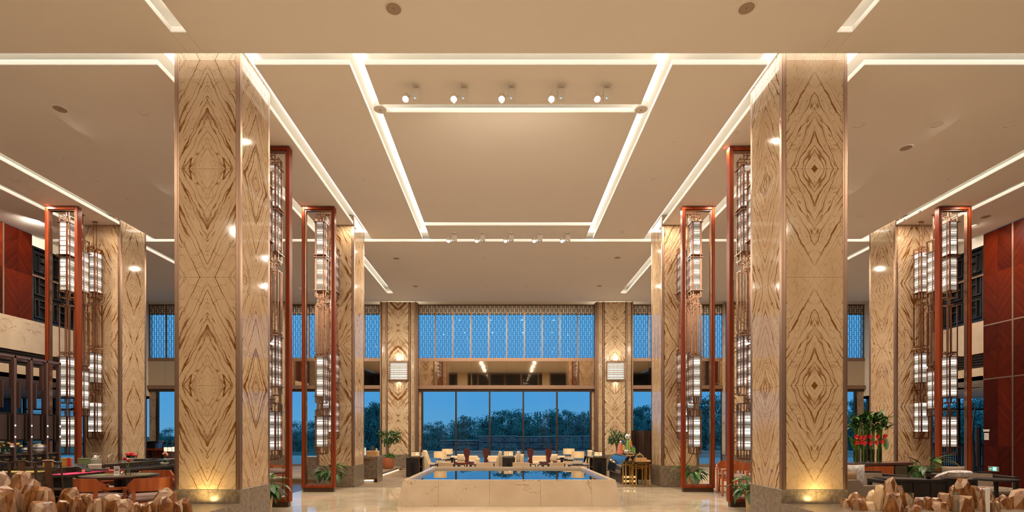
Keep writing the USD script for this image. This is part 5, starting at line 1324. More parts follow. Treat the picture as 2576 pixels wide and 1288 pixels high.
for px, lb in ((211, 'small pink price card at the foot of the tablet'), (273, 'small pink price card right of the flat dark tea box')):
    single('price_card', MB().prism([(-.03, 0), (.03, 0), (.02, .06), (-.04, .06)], -.005, .0).xf(T(-7.62, Yu(px, -7.62), .716)), 'peach_petal', lb, 'card')
t = thing('tablet', 'tilted black touch-screen till on the counter ledge', 'tablet', (-7.75, Yu(206, -7.75), .716), .3)
part(t, 'screen', MB().hull([(x, y + z * .0, z) for x, y, z in ((-.13, 0, .15), (-.12, .02, .16), (.10, -.02, .01), (.11, 0, .02), (-.13, .18, .15), (-.12, .2, .16), (.10, .18, .01), (.11, .2, .02))]), 'black_metal'); part(t, 'foot', MB().box(-.06, .06, .04, .16, 0, .05), 'dark_card')
t = thing('teapot', 'silver teapot on the pale card box', 'teapot', (-8.35, Yu(240, -8.35), .91))
part(t, 'pot_body', MB().lathe([(0, 0), (.04, 0), (.06, .035), (.045, .07), (.02, .08), (0, .09)], n=20), 'chrome', smooth=50); part(t, 'handle', MB().tube([(.05 * math.cos(a), 0, .075 + .05 * math.sin(a)) for a in np.linspace(0, math.pi, 9)], .005, 6), 'chrome'); part(t, 'spout', MB().tube([(.05, 0, .03), (.08, 0, .05), (.09, 0, .08)], .009, 6), 'chrome')
bouquet('mound of red roses in a white bowl on the tea counter', (-8.25, Yu(328, -8.25), .82), .10, .10, .11, 20, ('red_petal',), [(0, 0), (.045, 0), (.09, .06), (.085, .075), (.07, .06), (0, .03)], 6, .032)
vase('tiny white jar with a blue lid on the tea counter', -8.1, Yu(316, -8.1), .82, [(r * .38, z * .45) for r, z in VP])
single('serving_tray', MB().box(-8.5, -8.1, Yu(372, -8.3), Yu(346, -8.3), .82, .85, .006), 'black_wood', 'black lacquer tray lying on the tea counter right of the roses', 'tray')
t = thing('orchid', 'peach orchid in a blue and white bowl at the right end of the tea counter', 'flowers', (-7.78, Yu(414, -7.78), .71))
part(t, 'bowl', MB().lathe([(0, 0), (.04, 0), (.085, .04), (.085, .06), (.07, .05), (0, .02)], n=22), 'white_ceramic', smooth=50); part(t, 'stem', MB().tube([(0, 0, .05), (-.02, 0, .2), (.02, 0, .29), (.07, 0, .26)], .004, 6), 'stem_green')
part(t, 'leaves', leaf_cloud(random.Random(3), 14, [(0, 0, .09, .05)], .1, .1), 'leaf', kind='stuff')
for k in range(6): part(t, 'blossom', MB().ball((-.02 + k * .018, -.01, .30 - abs(k - 2) * .022), .026, 1, (1, .6, 1)), 'peach_petal')

# back bar by the far left window
t = thing('back_bar', 'red wooden service bar by the far left window, behind the tea counter', 'counter', (0, 0, 0))
xa, xb = X_(330, 16.2), X_(470, 16.2)
part(t, 'top', MB().box(xa, xb, 16.0, 16.6, .92, .97, .005), 'red_wood'); part(t, 'front', MB().box(xa, xb, 16.1, 16.5, .0, .70), 'dark_wood'); part(t, 'upstand', MB().box(xa, xb, 16.3, 16.34, .70, .92), 'orange_wood')
for x in np.linspace(xa + .3, xb - .3, 4): part(t, 'post', MB().box(x - .02, x + .02, 16.05, 16.09, .70, .92), 'black_metal')
t = thing('espresso_machine', 'dark coffee machine with a blue tank on the red back bar', 'machine', (X_(392, 16.2), 16.25, .97))
part(t, 'housing', MB().box(-.24, .0, -.12, .14, .0, .22, .01), 'black_metal'); part(t, 'tank', MB().box(.01, .12, -.1, .1, .0, .2, .006), 'blue_icing'); part(t, 'tray', MB().box(-.26, .14, -.16, .16, .22, .24, .004), 'chrome')
t = thing('cup_rack', 'black cup rack on the red back bar right of the coffee machine', 'rack', (X_(421, 16.2), 16.25, .97))
for k in range(3): part(t, 'arm', MB().tube([(-.2 + .17 * k, 0, 0), (-.16 + .17 * k, 0, .18), (-.24 + .17 * k, 0, .26)], .012, 6), 'black_metal'); part(t, 'cup', MB().lathe([(0, 0), (.04, .02), (.05, .06)], (-.12 + .17 * k, 0, .13), 14), 'black_metal')
part(t, 'rail', MB().bar((-.25, 0, .01), (.25, 0, .01), .02), 'black_metal')
t = thing('table_lantern', 'small glowing paper lantern on the tea side, right of the back bar', 'lantern', (X_(427, 14.8), 14.8, .92)); part(t, 'cage', MB().box(-.12, .12, -.09, -.085, .0, .012).box(-.12, .12, -.09, -.085, .06, .066).box(-.12, .12, -.09, -.085, .128, .14).box(-.12, -.11, -.09, -.085, 0, .14).box(.11, .12, -.09, -.085, 0, .14).box(-.005, .005, -.09, -.085, 0, .14), 'copper'); part(t, 'glow_panel', MB().box(-.115, .115, -.083, .08, .005, .135), 'shade_warm'); 
part(t, 'stand', MB().box(-.1, .1, -.08, .08, -.92, -.0), 'dark_wood')

def yoke_chair(label, loc, rz):
    """dark Chinese chair with a flat splat, facing -y"""
    t = thing('splat_chair', label, 'chair', loc, rz); w = .20
    part(t, 'seat', MB().box(-w - .02, w + .02, -.40, .02, .46, .49, .006), 'dark_wood')
    for sx in (-1, 1):
        part(t, 'back_post', MB().tube([(sx * w, 0, 0), (sx * w, 0, .49), (sx * (w + .0), .03, .75), (sx * (w - .012), .045, .945)], .013, 8), 'dark_wood')
        part(t, 'leg', MB().box(sx * w - .014, sx * w + .014, -.39, -.362, 0, .46), 'dark_wood')
    part(t, 'top_rail', MB().tube([(-w - .005, .045, .935), (-w * .6, .05, .945), (-w * .3, .052, .962), (w * .3, .052, .962), (w * .6, .05, .945), (w + .005, .045, .935)], .014, 8), 'dark_wood')
    part(t, 'splat', MB().prism([(.0, .49), (.035, .75), (.05, .95), (.062, .95), (.048, .75), (.014, .49)], -.052, .052, 'x'), 'splat_wood')
    for z in (.12, .36):
        part(t, 'stretcher', MB().box(-w, w, -.012, .012, z - .014, z + .014), 'dark_wood'); part(t, 'stretcher', MB().box(-w, w, -.388, -.366, z - .014, z + .014), 'dark_wood')
    return t
for px, lb in ((-6, 'dark splat-back chair cut by the left picture edge'), (61, 'dark splat-back chair behind the peak of the left stone heap'), (127, 'dark splat-back chair right of the left heap\'s peak, before the counter end')):
    yoke_chair(lb, (X_(px, 8.75), 8.75, 0), math.pi + .08)

def red_armchair(label, loc, rz):
    """orange-red wooden armchair with a bent back, facing -y"""
    t = thing('armchair', label, 'chair', loc, rz)
    part(t, 'cushion', MB().box(-.25, .25, -.28, .24, .40, .50, .04), 'mauve_fabric')
    part(t, 'seat_frame', MB().box(-.26, .26, -.29, .25, .35, .40, .008), 'orange_wood')
    n = 13; V = []; 
    for i in range(n):
        a = math.pi * (.08 + .84 * i / (n - 1)); 
        for r, z in ((.30, .57), (.30, .76), (.272, .76), (.272, .57)):
            zz = z if abs(a - math.pi / 2) < .9 else (.57 if z < .6 else .76 - .09 * min(1, (abs(a - math.pi / 2) - .9) / .35))
            V.append((r * math.cos(a) * 1.02, .02 + r * math.sin(a) * .98, zz + .0))
    f = [];
    for i in range(n - 1):
        for k in range(4): f.append((i * 4 + k, i * 4 + (k + 1) % 4, (i + 1) * 4 + (k + 1) % 4, (i + 1) * 4 + k))
    f += [(0, 3, 2, 1), ((n - 1) * 4, (n - 1) * 4 + 1, (n - 1) * 4 + 2, (n - 1) * 4 + 3)]
    m = MB().add(V, f)
    part(t, 'backrest', (m.get()[0], m.get()[1][:, ::-1]), 'orange_wood', smooth=40)
    for sx in (-1, 1):
        part(t, 'arm', MB().prism([(-.30, .60), (.10, .62), (.14, .66), (.14, .60), (.05, .575), (-.30, .565)], sx * .285 - .025, sx * .285 + .025, 'x'), 'orange_wood')
        part(t, 'leg', MB().box(sx * .285 - .02, sx * .285 + .02, -.30, -.255, 0, .57, .005), 'orange_wood'); part(t, 'leg', MB().bar((sx * .25, .26, 0), (sx * .23, .19, .60), .04), 'orange_wood')
    part(t, 'stretcher', MB().box(-.26, .26, -.01, .02, .14, .165), 'orange_wood')
    return t
A0 = red_armchair('orange-red wooden armchair front left at the pedestal table, its bent back towards us', (X_(250, 7.9), 7.9, 0), math.pi - .35)
dup(A0, 'orange-red wooden armchair front right at the pedestal table, seen from the side', (X_(378, 7.95), 7.95, 0), math.pi + .75)
dup(A0, 'orange-red wooden armchair rear left at the pedestal table, mostly hidden', (X_(252, 9.0), 9.05, 0), -.45)
dup(A0, 'orange-red wooden armchair rear right at the pedestal table, by the column', (X_(388, 9.2), 9.2, 0), .5)
dup(A0, 'orange-red wooden armchair seen through the near left lantern frame, facing away', (X_(690, 13.4), 13.4, 0), 2.2)
dup(A0, 'orange-red wooden armchair seen through the near right lantern frame, left one', (X_(1846, 12.4), 12.6, 0), -.4)
dup(A0, 'orange-red wooden armchair seen through the near right lantern frame, right one', (X_(1874, 11.6), 11.8, 0), -.9)
tx, ty = X_(303, 8.55), 8.55
t = thing('pedestal_table', 'round dark wooden pedestal table between the orange-red armchairs', 'table', (tx, ty, 0))
part(t, 'tabletop', MB().lathe([(0, .70), (.50, .70), (.54, .725), (.54, .745), (0, .745)], n=40), 'dark_wood'); part(t, 'column', MB().cyl((0, 0, .05), (0, 0, .70), .07, .09, 14), 'black_wood')
for k in range(4): a = k * 1.5708 + .6; part(t, 'brace', MB().bar((.06 * math.cos(a), .06 * math.sin(a), .45), (.34 * math.cos(a), .34 * math.sin(a), .70), .035), 'black_wood'); part(t, 'foot', MB().bar((0, 0, .03), (.34 * math.cos(a), .34 * math.sin(a), .02), .05), 'black_wood')
t = thing('bud_vase', 'clear glass bud vase with red roses on the pedestal table', 'vase', (tx + .16, ty - .05, .745))
part(t, 'glass', MB().lathe([(.03, 0), (.042, .03), (.03, .07), (.012, .10), (.012, .14), (.02, .15)], n=20), 'clear_glass', smooth=50)
for k, (dx, h) in enumerate(((-.05, .26), (.05, .33), (.01, .23))): part(t, 'stem', MB().tube([(0, 0, .02), (dx * .4, 0, h * .6), (dx, 0, h)], .003, 5), 'stem_green'); part(t, 'rose', MB().ball((dx, 0, h + .01), .028, 2, (1, 1, .8)).ball((dx + .008, -.01, h + .02), .018, 1), 'red_petal')
t = thing('menu_stand', 'clear upright menu card on the pedestal table', 'menu', (tx + .03, ty - .12, .745))
part(t, 'card', MB().box(-.045, .045, -.004, .004, .0, .15), 'white_plastic'); part(t, 'photo_print', MB().box(-.036, .036, -.006, -.004, .075, .138), 'grey_card'); part(t, 'photo_print', MB().box(-.036, .036, -.0065, -.004, .082, .095), 'dark_card')
for k in range(3): part(t, 'text_line', MB().box(-.03, .03 - .01 * k, -.006, -.004, .03 + k * .012, .034 + k * .012), 'grey_card')
part(t, 'foot', MB().box(-.05, .05, -.03, .03, 0, .006), 'white_plastic')
single('placemat', MB().box(tx - .44, tx - .14, ty - .2, ty + .1, .745, .75), 'green_cloth', 'woven olive placemat on the left of the pedestal table', 'placemat'); single('placemat', MB().box(tx + .16, tx + .44, ty + .0, ty + .26, .745, .75), 'green_cloth', 'woven olive placemat on the right of the pedestal table', 'placemat')

# ------------------------------------------------------------------ right: console with flowers, settees, wall fittings
cz = .79
t = thing('hall_console', 'angular wooden console with a bronze-edged top under the red anthurium arrangement', 'console', (0, 0, 0))
pl = [(X_(2095, 11.3), 11.35), (X_(2166, 11.0), 11.0), (X_(2297, 11.5), 11.5), (X_(2300, 12.0), 12.0), (X_(2100, 12.0), 12.0)]
part(t, 'top', MB().prism(pl, cz - .05, cz, 'z'), 'bronze_rose')
c = np.mean(pl, 0); pin = [tuple(c + (np.array(p) - c) * .86) for p in pl]
part(t, 'body', MB().prism(pin, 0.04, cz - .05, 'z'), 'dark_wood')
part(t, 'front_panel', MB().bar((pin[1][0] + .02, pin[1][1] - .012, .4), (pin[2][0] - .55, pin[2][1] - .33, .4), .012, .66), 'orange_wood'); part(t, 'front_panel', MB().bar((pin[2][0] - .5, pin[2][1] - .31, .4), (pin[2][0] - .03, pin[2][1] - .02, .4), .012, .66), 'bronze_rose')
fx0, fx1, fy = X_(2156, 11.4), X_(2222, 11.4), 11.45
t = thing('anthurium_arrangement', 'row of glass vases with tall green stalks and red anthuriums on the angular console', 'flowers', (0, 0, 0))
r = random.Random(12)
ztop = Z_(1062, 11.4)
for k in range(8):
    x = fx0 + (fx1 - fx0) * k / 7; y = fy + (.05 if k % 2 else -.02)
    part(t, 'glass_vase', MB().lathe([(.001, .004), (.036, .004), (.036, .30), (.032, .30), (.032, .01)], (x, y, cz), 18), 'clear_glass')
    m = MB()
    for j in range(9):
        dx, dy = r.uniform(-.024, .024), r.uniform(-.024, .024); s = r.uniform(.6, 1.5)
        m.tube([(x + dx, y + dy, cz + .012), (x + dx * 1.2, y + dy * 1.2, cz + .3), (x + dx * 2.2 * s, y + dy * 2.2, ztop - r.uniform(-.02, .15))], r.uniform(.004, .008), 5)
    part(t, 'stalks', m, 'stem_green')
lv, lf = leaf_mesh(1, .27, .35, 4)
for k in range(250):
    q = MB(); x = r.uniform(fx0 - .10, fx1 + .12); y = fy + r.uniform(-.12, .14); z = ztop + r.uniform(-.18, .14); L = r.uniform(.14, .26)
    a = r.uniform(0, 6.283); q.add((lv * L) @ rotm(a, r.uniform(-.2, 1.2)).T + np.array([x, y, z]), lf); part(t, 'leaf', q, 'leaf' if k % 3 else 'bright_leaf', smooth=True)
for x, s in ((fx0 - .07, -1), (fx1 + .07, 1), (fx0 + .1, -1)):
    q = MB(); l2, f2 = leaf_mesh(.34, .12, .15, 6); q.add(l2 @ rotm(-s * .2, 1.35).T + np.array([x, fy - .05, cz + .28]), f2); part(t, 'leaf', q, 'bright_leaf', smooth=True)
for px, py in ((2151, 1098), (2162, 1100), (2173, 1099), (2187, 1098), (2206, 1098), (2224, 1097), (2152, 1113), (2161, 1112), (2167, 1110), (2173, 1114), (2188, 1114), (2203, 1113), (2217, 1110)):
    Y = 11.33; c = at(px, py, Y); q = MB(); w = .058
    pts = [(0, -1.15), (.55, -.6), (.85, .05), (.7, .6), (.3, .8), (0, .55), (-.3, .8), (-.7, .6), (-.85, .05), (-.55, -.6)]
    a = r.uniform(-.6, .6); ca, sa = math.cos(a), math.sin(a); pts = [((x * ca - z * sa) * w, (x * sa + z * ca) * w) for x, z in pts]
    v = [(c[0], Y - .0, c[2])] + [(c[0] + x, Y - .02 - .4 * (x * x + z * z) / w, c[2] + z) for x, z in pts]
    q.add(v, [(0, i, i % 10 + 1) for i in range(1, 11)]); q.add([(p[0], p[1] + .004, p[2]) for p in v], [(0, i % 10 + 1, i) for i in range(1, 11)])
    p = part(t, 'anthurium', q, 'anthurium'); part(p, 'spadix', MB().cyl((c[0], Y - .015, c[2]), (c[0] + .02 * ca + .012, Y - .05, c[2] + .035), .006, .003, 8), 'spadix')
def settee(label, loc, rz, w=.8, cover='taupe_fabric', seat='taupe_fabric', open_=True):
    """black framed settee with an upholstered back, facing -y"""
    t = thing('settee', label, 'sofa', loc, rz); h = w / 2
    part(t, 'seat_cushion', MB().box(-h + .05, h - .05, -.38, .22, .30, .44, .05), seat)
    n = 11; pts = [(x, .24 + .10 * (1 - (x / h) ** 2), .70) for x in np.linspace(-h, h, n)]
    for k in range(1):
        v, f = [], []
        for x, y, z in pts: v += [(x * .93, y - .13, .36), (x * .93, y - .10, .67), (x * .93, y - .02, .67), (x * .93, y - .02, .36)]
        for i in range(n - 1):
            for q in range(4): f.append((i * 4 + q, i * 4 + (q + 1) % 4, (i + 1) * 4 + (q + 1) % 4, (i + 1) * 4 + q))
        f += [(0, 1, 2, 3), ((n - 1) * 4 + 3, (n - 1) * 4 + 2, (n - 1) * 4 + 1, (n - 1) * 4)]
        part(t, 'back_cushion', MB().add(v, f), cover)
        v = []
        for x, y, z in pts: v += [(x, y - .05, .66), (x, y - .05, .70), (x, y + .03, .70), (x, y + .03, .66)]
        part(t, 'top_rail', MB().add(v, f), 'black_wood')
        v = []
        for x, y, z in pts: v += [(x, y - .015, .12), (x, y - .015, .68), (x, y + .015, .68), (x, y + .015, .12)]
        part(t, 'back_panel', MB().add(v, f), 'black_wood')
    for x, y, z in pts[::2]: part(t, 'back_batten', MB().box(x - .022, x + .022, y - .0, y + .035, .05, .69), 'black_wood')
    for sx in (-1, 1):
        part(t, 'arm', MB().box(sx * h - .03, sx * h + .03, -.40, .27, .60, .66, .006), 'black_wood'); part(t, 'leg', MB().box(sx * h - .028, sx * h + .028, -.40, -.34, 0, .62, .005), 'black_wood'); part(t, 'leg', MB().box(sx * h - .028, sx * h + .028, .21, .27, 0, .66, .005), 'black_wood')
    part(t, 'seat_rail', MB().box(-h, h, -.36, .24, .24, .30), 'black_wood')
    return t
settee('black framed taupe settee behind the patterned cushion, left of the right seating group', (X_(2184, 9.7), 9.75, 0), .12, .98, 'taupe_fabric', 'pale_cushion')
settee('black framed taupe settee near the red wood wall, with the brown cushion', (X_(2446, 9.6), 9.7, 0), -.2, 1.05)
settee('black curved settee seen from behind, with the silver cushion lying on its rail', (X_(2316, 8.55), 8.5, 0), math.pi - .05, 1.22)
settee('black framed settee cut by the right picture edge', (X_(2668, 8.6), 8.6, 0), 1.0, .8)
single('cushion', cushion_mesh(.44, .15, .45).xf(T(X_(2152, 9.15), 9.2, .43, .12)), 'silver_fabric', 'silver patterned cushion standing on the left taupe settee', 'cushion', smooth=True)
single('cushion', cushion_mesh(.40, .15, .30).xf(T(X_(2404, 9.5), 9.55, .53, -.1)), 'taupe_fabric', 'plain brown-grey cushion standing on the settee near the red wood wall', 'cushion', smooth=True)
Rm = T(X_(2372, 8.4), 8.36, .70) @ np.array([[1, 0, 0, 0], [0, .35, -.94, 0], [0, .94, .35, 0], [0, 0, 0, 1]])
single('cushion', cushion_mesh(.44, .13, .34).xf(Rm), 'silver_fabric', 'silver cushion lying along the rail of the black curved settee', 'cushion', smooth=True)
single('cushion', cushion_mesh(.34, .14, .26).xf(T(X_(2136, 8.75), 8.8, .53, .1)), 'brown_fabric', 'tan cushion on the low taupe sofa beside the right foreground column', 'cushion', smooth=True)
t = thing('taupe_sofa', 'low taupe upholstered sofa with a stepped arm, right of the right foreground column', 'sofa', (0, 0, 0))
Y = 8.45; xa, xb, xc = X_(2106, Y), X_(2168, Y), X_(2214, Y)
part(t, 'side_arm', MB().prism([(xa, .08), (xa, .66), (xb - .06, .665), (xb - .02, .65), (xb + .03, .57), (xc - .03, .575), (xc, .55), (xc, .08)], Y, Y + .12), 'taupe_fabric')
part(t, 'backrest', MB().box(xa - .02, xa + .16, Y + .12, Y + 1.2, .08, .70, .04), 'taupe_fabric'); part(t, 'seat', MB().box(xa + .16, xc - .02, Y + .12, Y + 1.2, .1, .44, .04), 'taupe_fabric')
part(t, 'foot', MB().box(xa + .02, xc - .05, Y + .05, Y + 1.1, 0, .08), 'black_wood')
pedestal('round black table at the tip of the left taupe settee', X_(2262, 9.2), 9.2, .38, .64); pedestal('round black table between the two right settees', X_(2506, 8.9), 8.9, .30, .65)
# wall fittings on the right wood wall
xw = XC + 13.33
yy = (xw) * F / (2482 - CX); t = thing('wall_switch', 'pair of white switch plates on the red wood wall', 'switch', (xw, yy, 0))
part(t, 'plate', MB().box(-.014, .0, -.09, .09, Z_(1086, yy), Z_(1080, yy), .003), 'white_plastic'); p = part(t, 'plate', MB().box(-.014, .0, -.075, .065, Z_(1107, yy), Z_(1089, yy), .003), 'white_plastic'); part(p, 'knob', MB().box(-.02, -.013, -.015, .015, Z_(1099, yy), Z_(1097, yy)), 'grey_card')
yy = xw * F / (2501 - CX); zc_ = Z_(1179.5, yy)
t = thing('exit_sign', 'small lit green exit sign with arrow and running figure on the red wall', 'sign', (xw, yy, zc_))
part(t, 'case', MB().box(-.03, 0, -.15, .15, -.068, .068, .004), 'grey_metal')
# pictograms: seen from the hall, picture-left is +y
def pic(name, poly, matl, o=-.032): part(t, name, MB().prism(poly, o, o + .003, 'x'), matl)
pic('arrow', [(.115, 0), (.075, .028), (.075, .010), (.035, .010), (.035, -.010), (.075, -.010), (.075, -.028)], 'exit_green')
pic('lit_panel', [(.012, -.052), (.012, .052), (-.10, .052), (-.10, -.052)], 'exit_green')
W_ = 'exit_white'
pic('door_pictogram', [(-.055, -.045), (-.055, .045), (-.093, .045), (-.093, -.045), (-.086, -.045), (-.086, .037), (-.062, .037), (-.062, -.045)], W_, -.036)
pic('runner_head', [(-.022 + .009 * math.cos(a), .033 + .009 * math.sin(a)) for a in np.arange(8) * .785], W_, -.036)
pic('runner_body', [(-.030, .022), (-.014, .022), (-.012, -.005), (-.002, -.03), (-.010, -.044), (-.022, -.016), (-.034, -.022), (-.050, -.02), (-.050, -.012), (-.034, -.012), (-.028, -.004)], W_, -.036)
pic('runner_arm', [(-.012, .020), (.004, .008), (.006, -.004), (.0, -.004), (-.004, .004), (-.016, .010)], W_, -.036)
single('socket', MB().box(X_(2262, 13.885), X_(2272, 13.885), 13.878, 13.894, .26, .40, .003), 'black_metal', 'small black socket on the granite base of the right outer column', 'socket')
# railing, branch and hanging lamp in the right gallery
t = thing('balustrade', 'dark slatted balustrade in the gallery behind the right lantern frame', 'railing', (0, 17.6, 0))
xs = np.arange(X_(2350, 17.6), X_(2350, 17.6) + 3.4, .075)
for x in xs: part(t, 'baluster', MB().box(x - .014, x + .014, -.02, .02, .08, 1.02), 'black_wood')
part(t, 'handrail', MB().box(xs[0] - .05, xs[-1] + .05, -.03, .03, 1.02, 1.06), 'black_wood'); part(t, 'foot_rail', MB().box(xs[0] - .05, xs[-1] + .05, -.03, .03, .04, .08), 'black_wood')
t = thing('dry_branch', 'tall dark dry branch standing in the right gallery', 'branch', (X_(2447, 15.4), 15.4, 0))
part(t, 'stem', MB().tube([(0, 0, 0), (.03, 0, .7), (-.02, 0, 1.4), (.03, .0, 1.9), (.09, 0, 2.35)], (.05, .045, .035, .025, .012), 8), 'black_wood')
part(t, 'base', MB().lathe([(0, 0), (.14, 0), (.12, .04), (0, .04)], n=18), 'dark_granite')
t = thing('hanging_lamp', 'slim brown cylinder lamp on a black pole in the right gallery', 'lamp', (X_(2461, 15.6), 15.6, 0))
part(t, 'pole', MB().cyl((.07, 0, 0), (.07, 0, 1.72), .012, n=8), 'black_metal'); part(t, 'bracket', MB().bar((.07, 0, 1.70), (-.02, 0, 1.70), .02), 'black_metal'); part(t, 'shade', MB().cyl((-.02, 0, .45), (-.02, 0, 1.62), .055, n=16), 'dark_wood'); part(t, 'foot', MB().lathe([(0, 0), (.16, 0), (.16, .02), (0, .02)], (.03, 0, 0), 18), 'black_metal')

# ------------------------------------------------------------------ outside: terrace, gabion walls, trees
g = thing('garden_ground', None, None, kind='structure')
part(g, 'terrace', MB().box(-60, 60, 22.7, 36, -.2, -.05), 'paving'); part(g, 'lawn', MB().hull([(-260, 36, -.06), (260, 36, -.06), (260, 60, -.3), (-260, 60, -.3), (-260, 36, -1), (260, 60, -1), (-260, 60, -1), (260, 36, -1)]), 'lawn')
part(g, 'far_slope', MB().box(-400, 400, 58, 400, -2, -.35), 'lawn')
for x0, x1, lb in ((-11, 5.4, 'pale low parapet of the terrace outside, left and middle windows'), (8.1, 30, 'pale low parapet of the terrace outside, right windows')):
    t = thing('parapet', lb, 'wall', (0, 0, 0)); n = int((x1 - x0) / 1.6)
    for k in range(n):
        a = x0 + (x1 - x0) * k / n; part(t, 'coping_slab', MB().box(a + .006, a + (x1 - x0) / n - .006, 33, 33.5, .28, .36), 'paving')
    part(t, 'body', MB().box(x0, x1, 33.06, 33.4, -.1, .28), 'paving')
def gabion(label, px0, px1, Y, ytop, d=1.2, cap=True):
    x0, x1, zt = X_(px0, Y), X_(px1, Y), Z_(ytop, Y); t = thing('gabion_wall', label, 'wall', (0, 0, 0))
    n = max(2, int((x1 - x0) / 1.0)); rows = 3; r = random.Random(int(px0))
    part(t, 'core', MB().box(x0, x1, Y + .1, Y + d, -.4, zt - .05), 'gabion')
    for i in range(n):
        for j in range(rows):
            a, b = x0 + (x1 - x0) * i / n, x0 + (x1 - x0) * (i + 1) / n; za, zb = -.3 + (zt + .3) * j / rows, -.3 + (zt + .3) * (j + 1) / rows
            part(t, 'stone_block', MB().box(a + .015, b - .015, Y + r.uniform(-.06, .02), Y + .3, za + .015, zb - .015, .03), 'gabion')
    part(t, 'coping', MB().box(x0 - .05, x1 + .05, Y - .08, Y + d, zt - .03, zt + .03), 'paving')
gabion('low dark stone-block wall in the garden, left of the middle, seen through the second pane', 1108, 1204, 43, 1108)
gabion('stone-block wall in the garden before the third pane, with planting', 1204, 1300, 42, 1097)
gabion('long dark stone-block wall in the garden behind the fourth pane', 1300, 1398, 44.5, 1098)
gabion('stone-block wall in the garden behind the rightmost middle pane', 1398, 1500, 43, 1097)

def make_tree(name, label, seed, h, w, kind, group):
    r = random.Random(seed); t = thing(name, label, 'tree', (0, 0, 0), group=group)
    if kind == 'cone':
        c = [(r.gauss(0, 1) * .10 * w * (1 - q) * 3, r.gauss(0, 1) * .10 * w * (1 - q) * 3, h * (.12 + .88 * q), w * .30 * (1.02 - q)) for q in np.linspace(0, 1, 26)]; n, L = 1500, .20
    else:
        c = []
        for k in range(30 if kind == 'round' else 20):
            q = r.uniform(.22, 1.0); rad = w * .5 * math.sin(math.pi * min(1, .18 + .72 * q)) ; a = r.uniform(0, 6.283); rr = rad * r.random() ** .5
            c.append((rr * math.cos(a), rr * math.sin(a), h * q, w * (r.uniform(.15, .22) if kind == 'round' else r.uniform(.09, .13))))
        n, L = (3000, .30) if kind == 'round' else (1700, .25)
    part(t, 'crown', leaf_cloud(r, n, c, .2, L), 'tree_leaf', kind='stuff')
    m = MB().tube([(0, 0, -.5), (.05, 0, h * .4), (-.05, .03, h * .85)], (.12, .09, .03), 7)
    for k in range(7):
        p = c[(k * 3) % len(c)]; m.tube([(0, 0, h * .35), (p[0] * .5, p[1] * .5, h * .5 + p[2] * .1), (p[0], p[1], p[2])], (.05, .03, .015), 5)
    part(t, 'trunk', m, 'tree_bark')
    return t
LB = {'round': 'dense dark tree', 'open': 'loose airy tree', 'cone': 'small pointed conifer'}
PANES = [(385, 440, "the far left window"), (730, 802, "the windows behind the farther left frame"), (912, 966, "the window beside the left pilaster"),
         (1062, 1147, "the first middle pane"), (1147, 1232, "the second middle pane"), (1232, 1318, "the third middle pane"), (1318, 1404, "the fourth middle pane"), (1404, 1492, "the fifth middle pane"),
         (1586, 1642, "the window beside the right pilaster"), (1752, 1806, "the windows behind the farther right frame"), (2126, 2182, "the window behind the anthuriums"), (2400, 2475, "the far right gallery window")]
ORD = ['first', 'second', 'third', 'fourth', 'fifth', 'sixth', 'seventh', 'eighth']
protos = {}
def tree(kind, px, Y, ytop, var, wide, label, base=-.6):
    h = Z_(ytop, Y) - base; key = (kind, var)
    loc = (X_(px, Y), Y, base); rz = (px * .37 + Y) % 6.28; s = h / 6.0
    if key not in protos:
        protos[key] = make_tree({'round': 'garden_tree', 'open': 'airy_tree', 'cone': 'conifer'}[kind], label, 50 + var + len(kind), 6.0, {'round': 5.2, 'open': 4.2, 'cone': 2.4}[kind], kind, None)
        o = protos[key]; o.GetAttribute('xformOp:translate').Set(Gf.Vec3d(*map(float, loc))); o.GetAttribute('xformOp:rotateZ').Set(math.degrees(rz))
        UsdGeom.Xformable(o).AddScaleOp().Set(Gf.Vec3f(s * wide, s * wide, s))
    else: dup(protos[key], label, loc, rz, None, scale=(s * wide, s * wide, s))
rt = random.Random(21)
LINE = [(360, 1066), (395, 1080), (436, 1078), (560, 1070), (700, 1058), (740, 1060), (800, 1052), (880, 1030), (920, 1026), (962, 1022), (1010, 1040), (1062, 1066), (1100, 1064), (1130, 1066), (1147, 1050), (1180, 1048), (1230, 1052), (1262, 1036), (1290, 1034), (1330, 1046), (1380, 1042), (1420, 1034), (1445, 1030), (1475, 1046), (1520, 1036), (1600, 1036), (1640, 1020), (1700, 1010), (1770, 1002), (1800, 1000), (1900, 1020), (2130, 1022), (2200, 1030), (2300, 1010), (2440, 1000), (2500, 1000)]
lx, ly = np.array(LINE).T
OPEN = ((1166, 1046), (1262, 1032), (1287, 1030), (1322, 1044), (1384, 1040), (1430, 1022), (1458, 1026), (950, 1012), (926, 1022), (1100, 1052), (1775, 992), (1760, 1004), (1602, 1026), (1632, 1010), (2148, 1006), (2170, 1016))
CONE = ((1346, 1037), (1352, 1036), (1359, 1036), (1480, 1034), (1486, 1040), (1224, 1046), (1468, 1044))
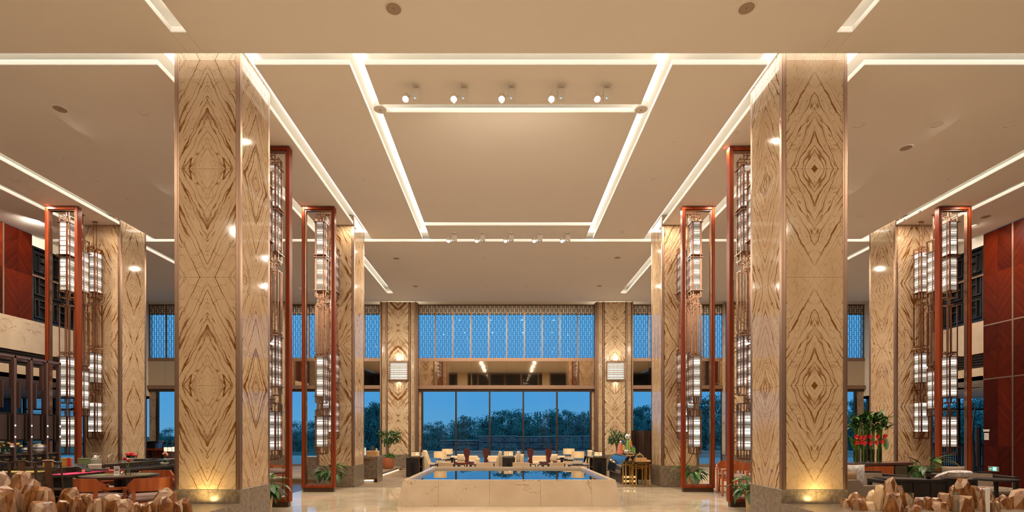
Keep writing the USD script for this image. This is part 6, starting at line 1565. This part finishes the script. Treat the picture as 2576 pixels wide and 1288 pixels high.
for a, b, where in PANES:
    n = max(2, round((b - a) / 27)); rows = (('round', [(a + (b - a) * (k + .5) / n + rt.uniform(-5, 5), None) for k in range(n)], 'far', rt.uniform(57, 63)), ('round', [(a + (b - a) * (k + .3) / (n - 1 + .6) + rt.uniform(-6, 6), None) for k in range(n - 1)], 'near', rt.uniform(47, 50)),
            ('open', [q for q in OPEN if a <= q[0] < b], '', 52), ('cone', [q for q in CONE if a <= q[0] < b], '', 72))
    for kind, lst, row, Y in rows:
        for k, (px, yt) in enumerate(sorted(lst)):
            if yt is None: yt = np.interp(px, lx, ly) + (rt.uniform(0, 12) if row == 'far' else rt.uniform(20, 34))
            lb = '%s %s%s in %s' % (ORD[k], (row + ' ') if row else '', LB[kind] + ' from left', where)
            tree(kind, px, Y + rt.uniform(-1, 1), yt, rt.randrange(4) if kind == 'round' else rt.randrange(2) if kind == 'open' else 0, rt.uniform(.95, 1.3) if kind != 'cone' else .8, lb)
t = thing('bare_tree', 'pale leafless sapling outside the second pane of the middle window', 'tree', (X_(1120, 40), 40, -.1)); h = Z_(1064, 40) + .1
part(t, 'trunk', MB().tube([(0, 0, 0), (.02, 0, h * .4), (0, 0, h)], (.03, .02, .006), 6), 'pale_bark')
r = random.Random(5)
for k in range(16):
    q = r.uniform(.2, .8); a = r.choice((-1, 1)) * r.uniform(.25, .7); L = h * r.uniform(.25, .5)
    part(t, 'branch', MB().tube([(0, 0, h * q), (math.sin(a) * L * .5, r.uniform(-.2, .2), h * q + L * .4), (math.sin(a) * L * .9, r.uniform(-.3, .3), h * q + L)], (.014, .010, .004), 5), 'pale_bark')
for k, (px, Y, yt, w) in enumerate(((1460, 39, 1100, 2.2), (1430, 40, 1104, 1.8), (1250, 39, 1116, 1.6), (1225, 40, 1120, 1.2), (1180, 40, 1122, 1.4), (1080, 38, 1100, 2.4), (1150, 40, 1124, 1.2), (1285, 39.5, 1118, 1.2))):
    r = random.Random(70 + k); h = Z_(yt, Y) + .1
    t = thing('garden_shrub', ['broad shrub at the right end of the garden walls', 'lower shrub left of the broad one at the right garden wall', 'shrub before the third pane\'s garden wall, right of its middle', 'small shrub before the third pane\'s garden wall, left part', 'shrub at the foot of the low left garden wall', 'large bush outside the leftmost middle pane', 'small shrub left of the low garden wall\'s middle', 'small shrub at the corner of the garden walls'][k], 'shrub', (X_(px, Y), Y, -.1))
    part(t, 'foliage', leaf_cloud(r, 420, [(r.uniform(-.4, .4) * w, r.uniform(-.3, .3), h * r.uniform(.25, .85), .22 * min(w, h * 1.5)) for _ in range(10)], .2, .12), 'tree_leaf', kind='stuff'); part(t, 'stem', MB().cyl((0, 0, 0), (0, 0, h * .5), .03, n=6), 'tree_bark')
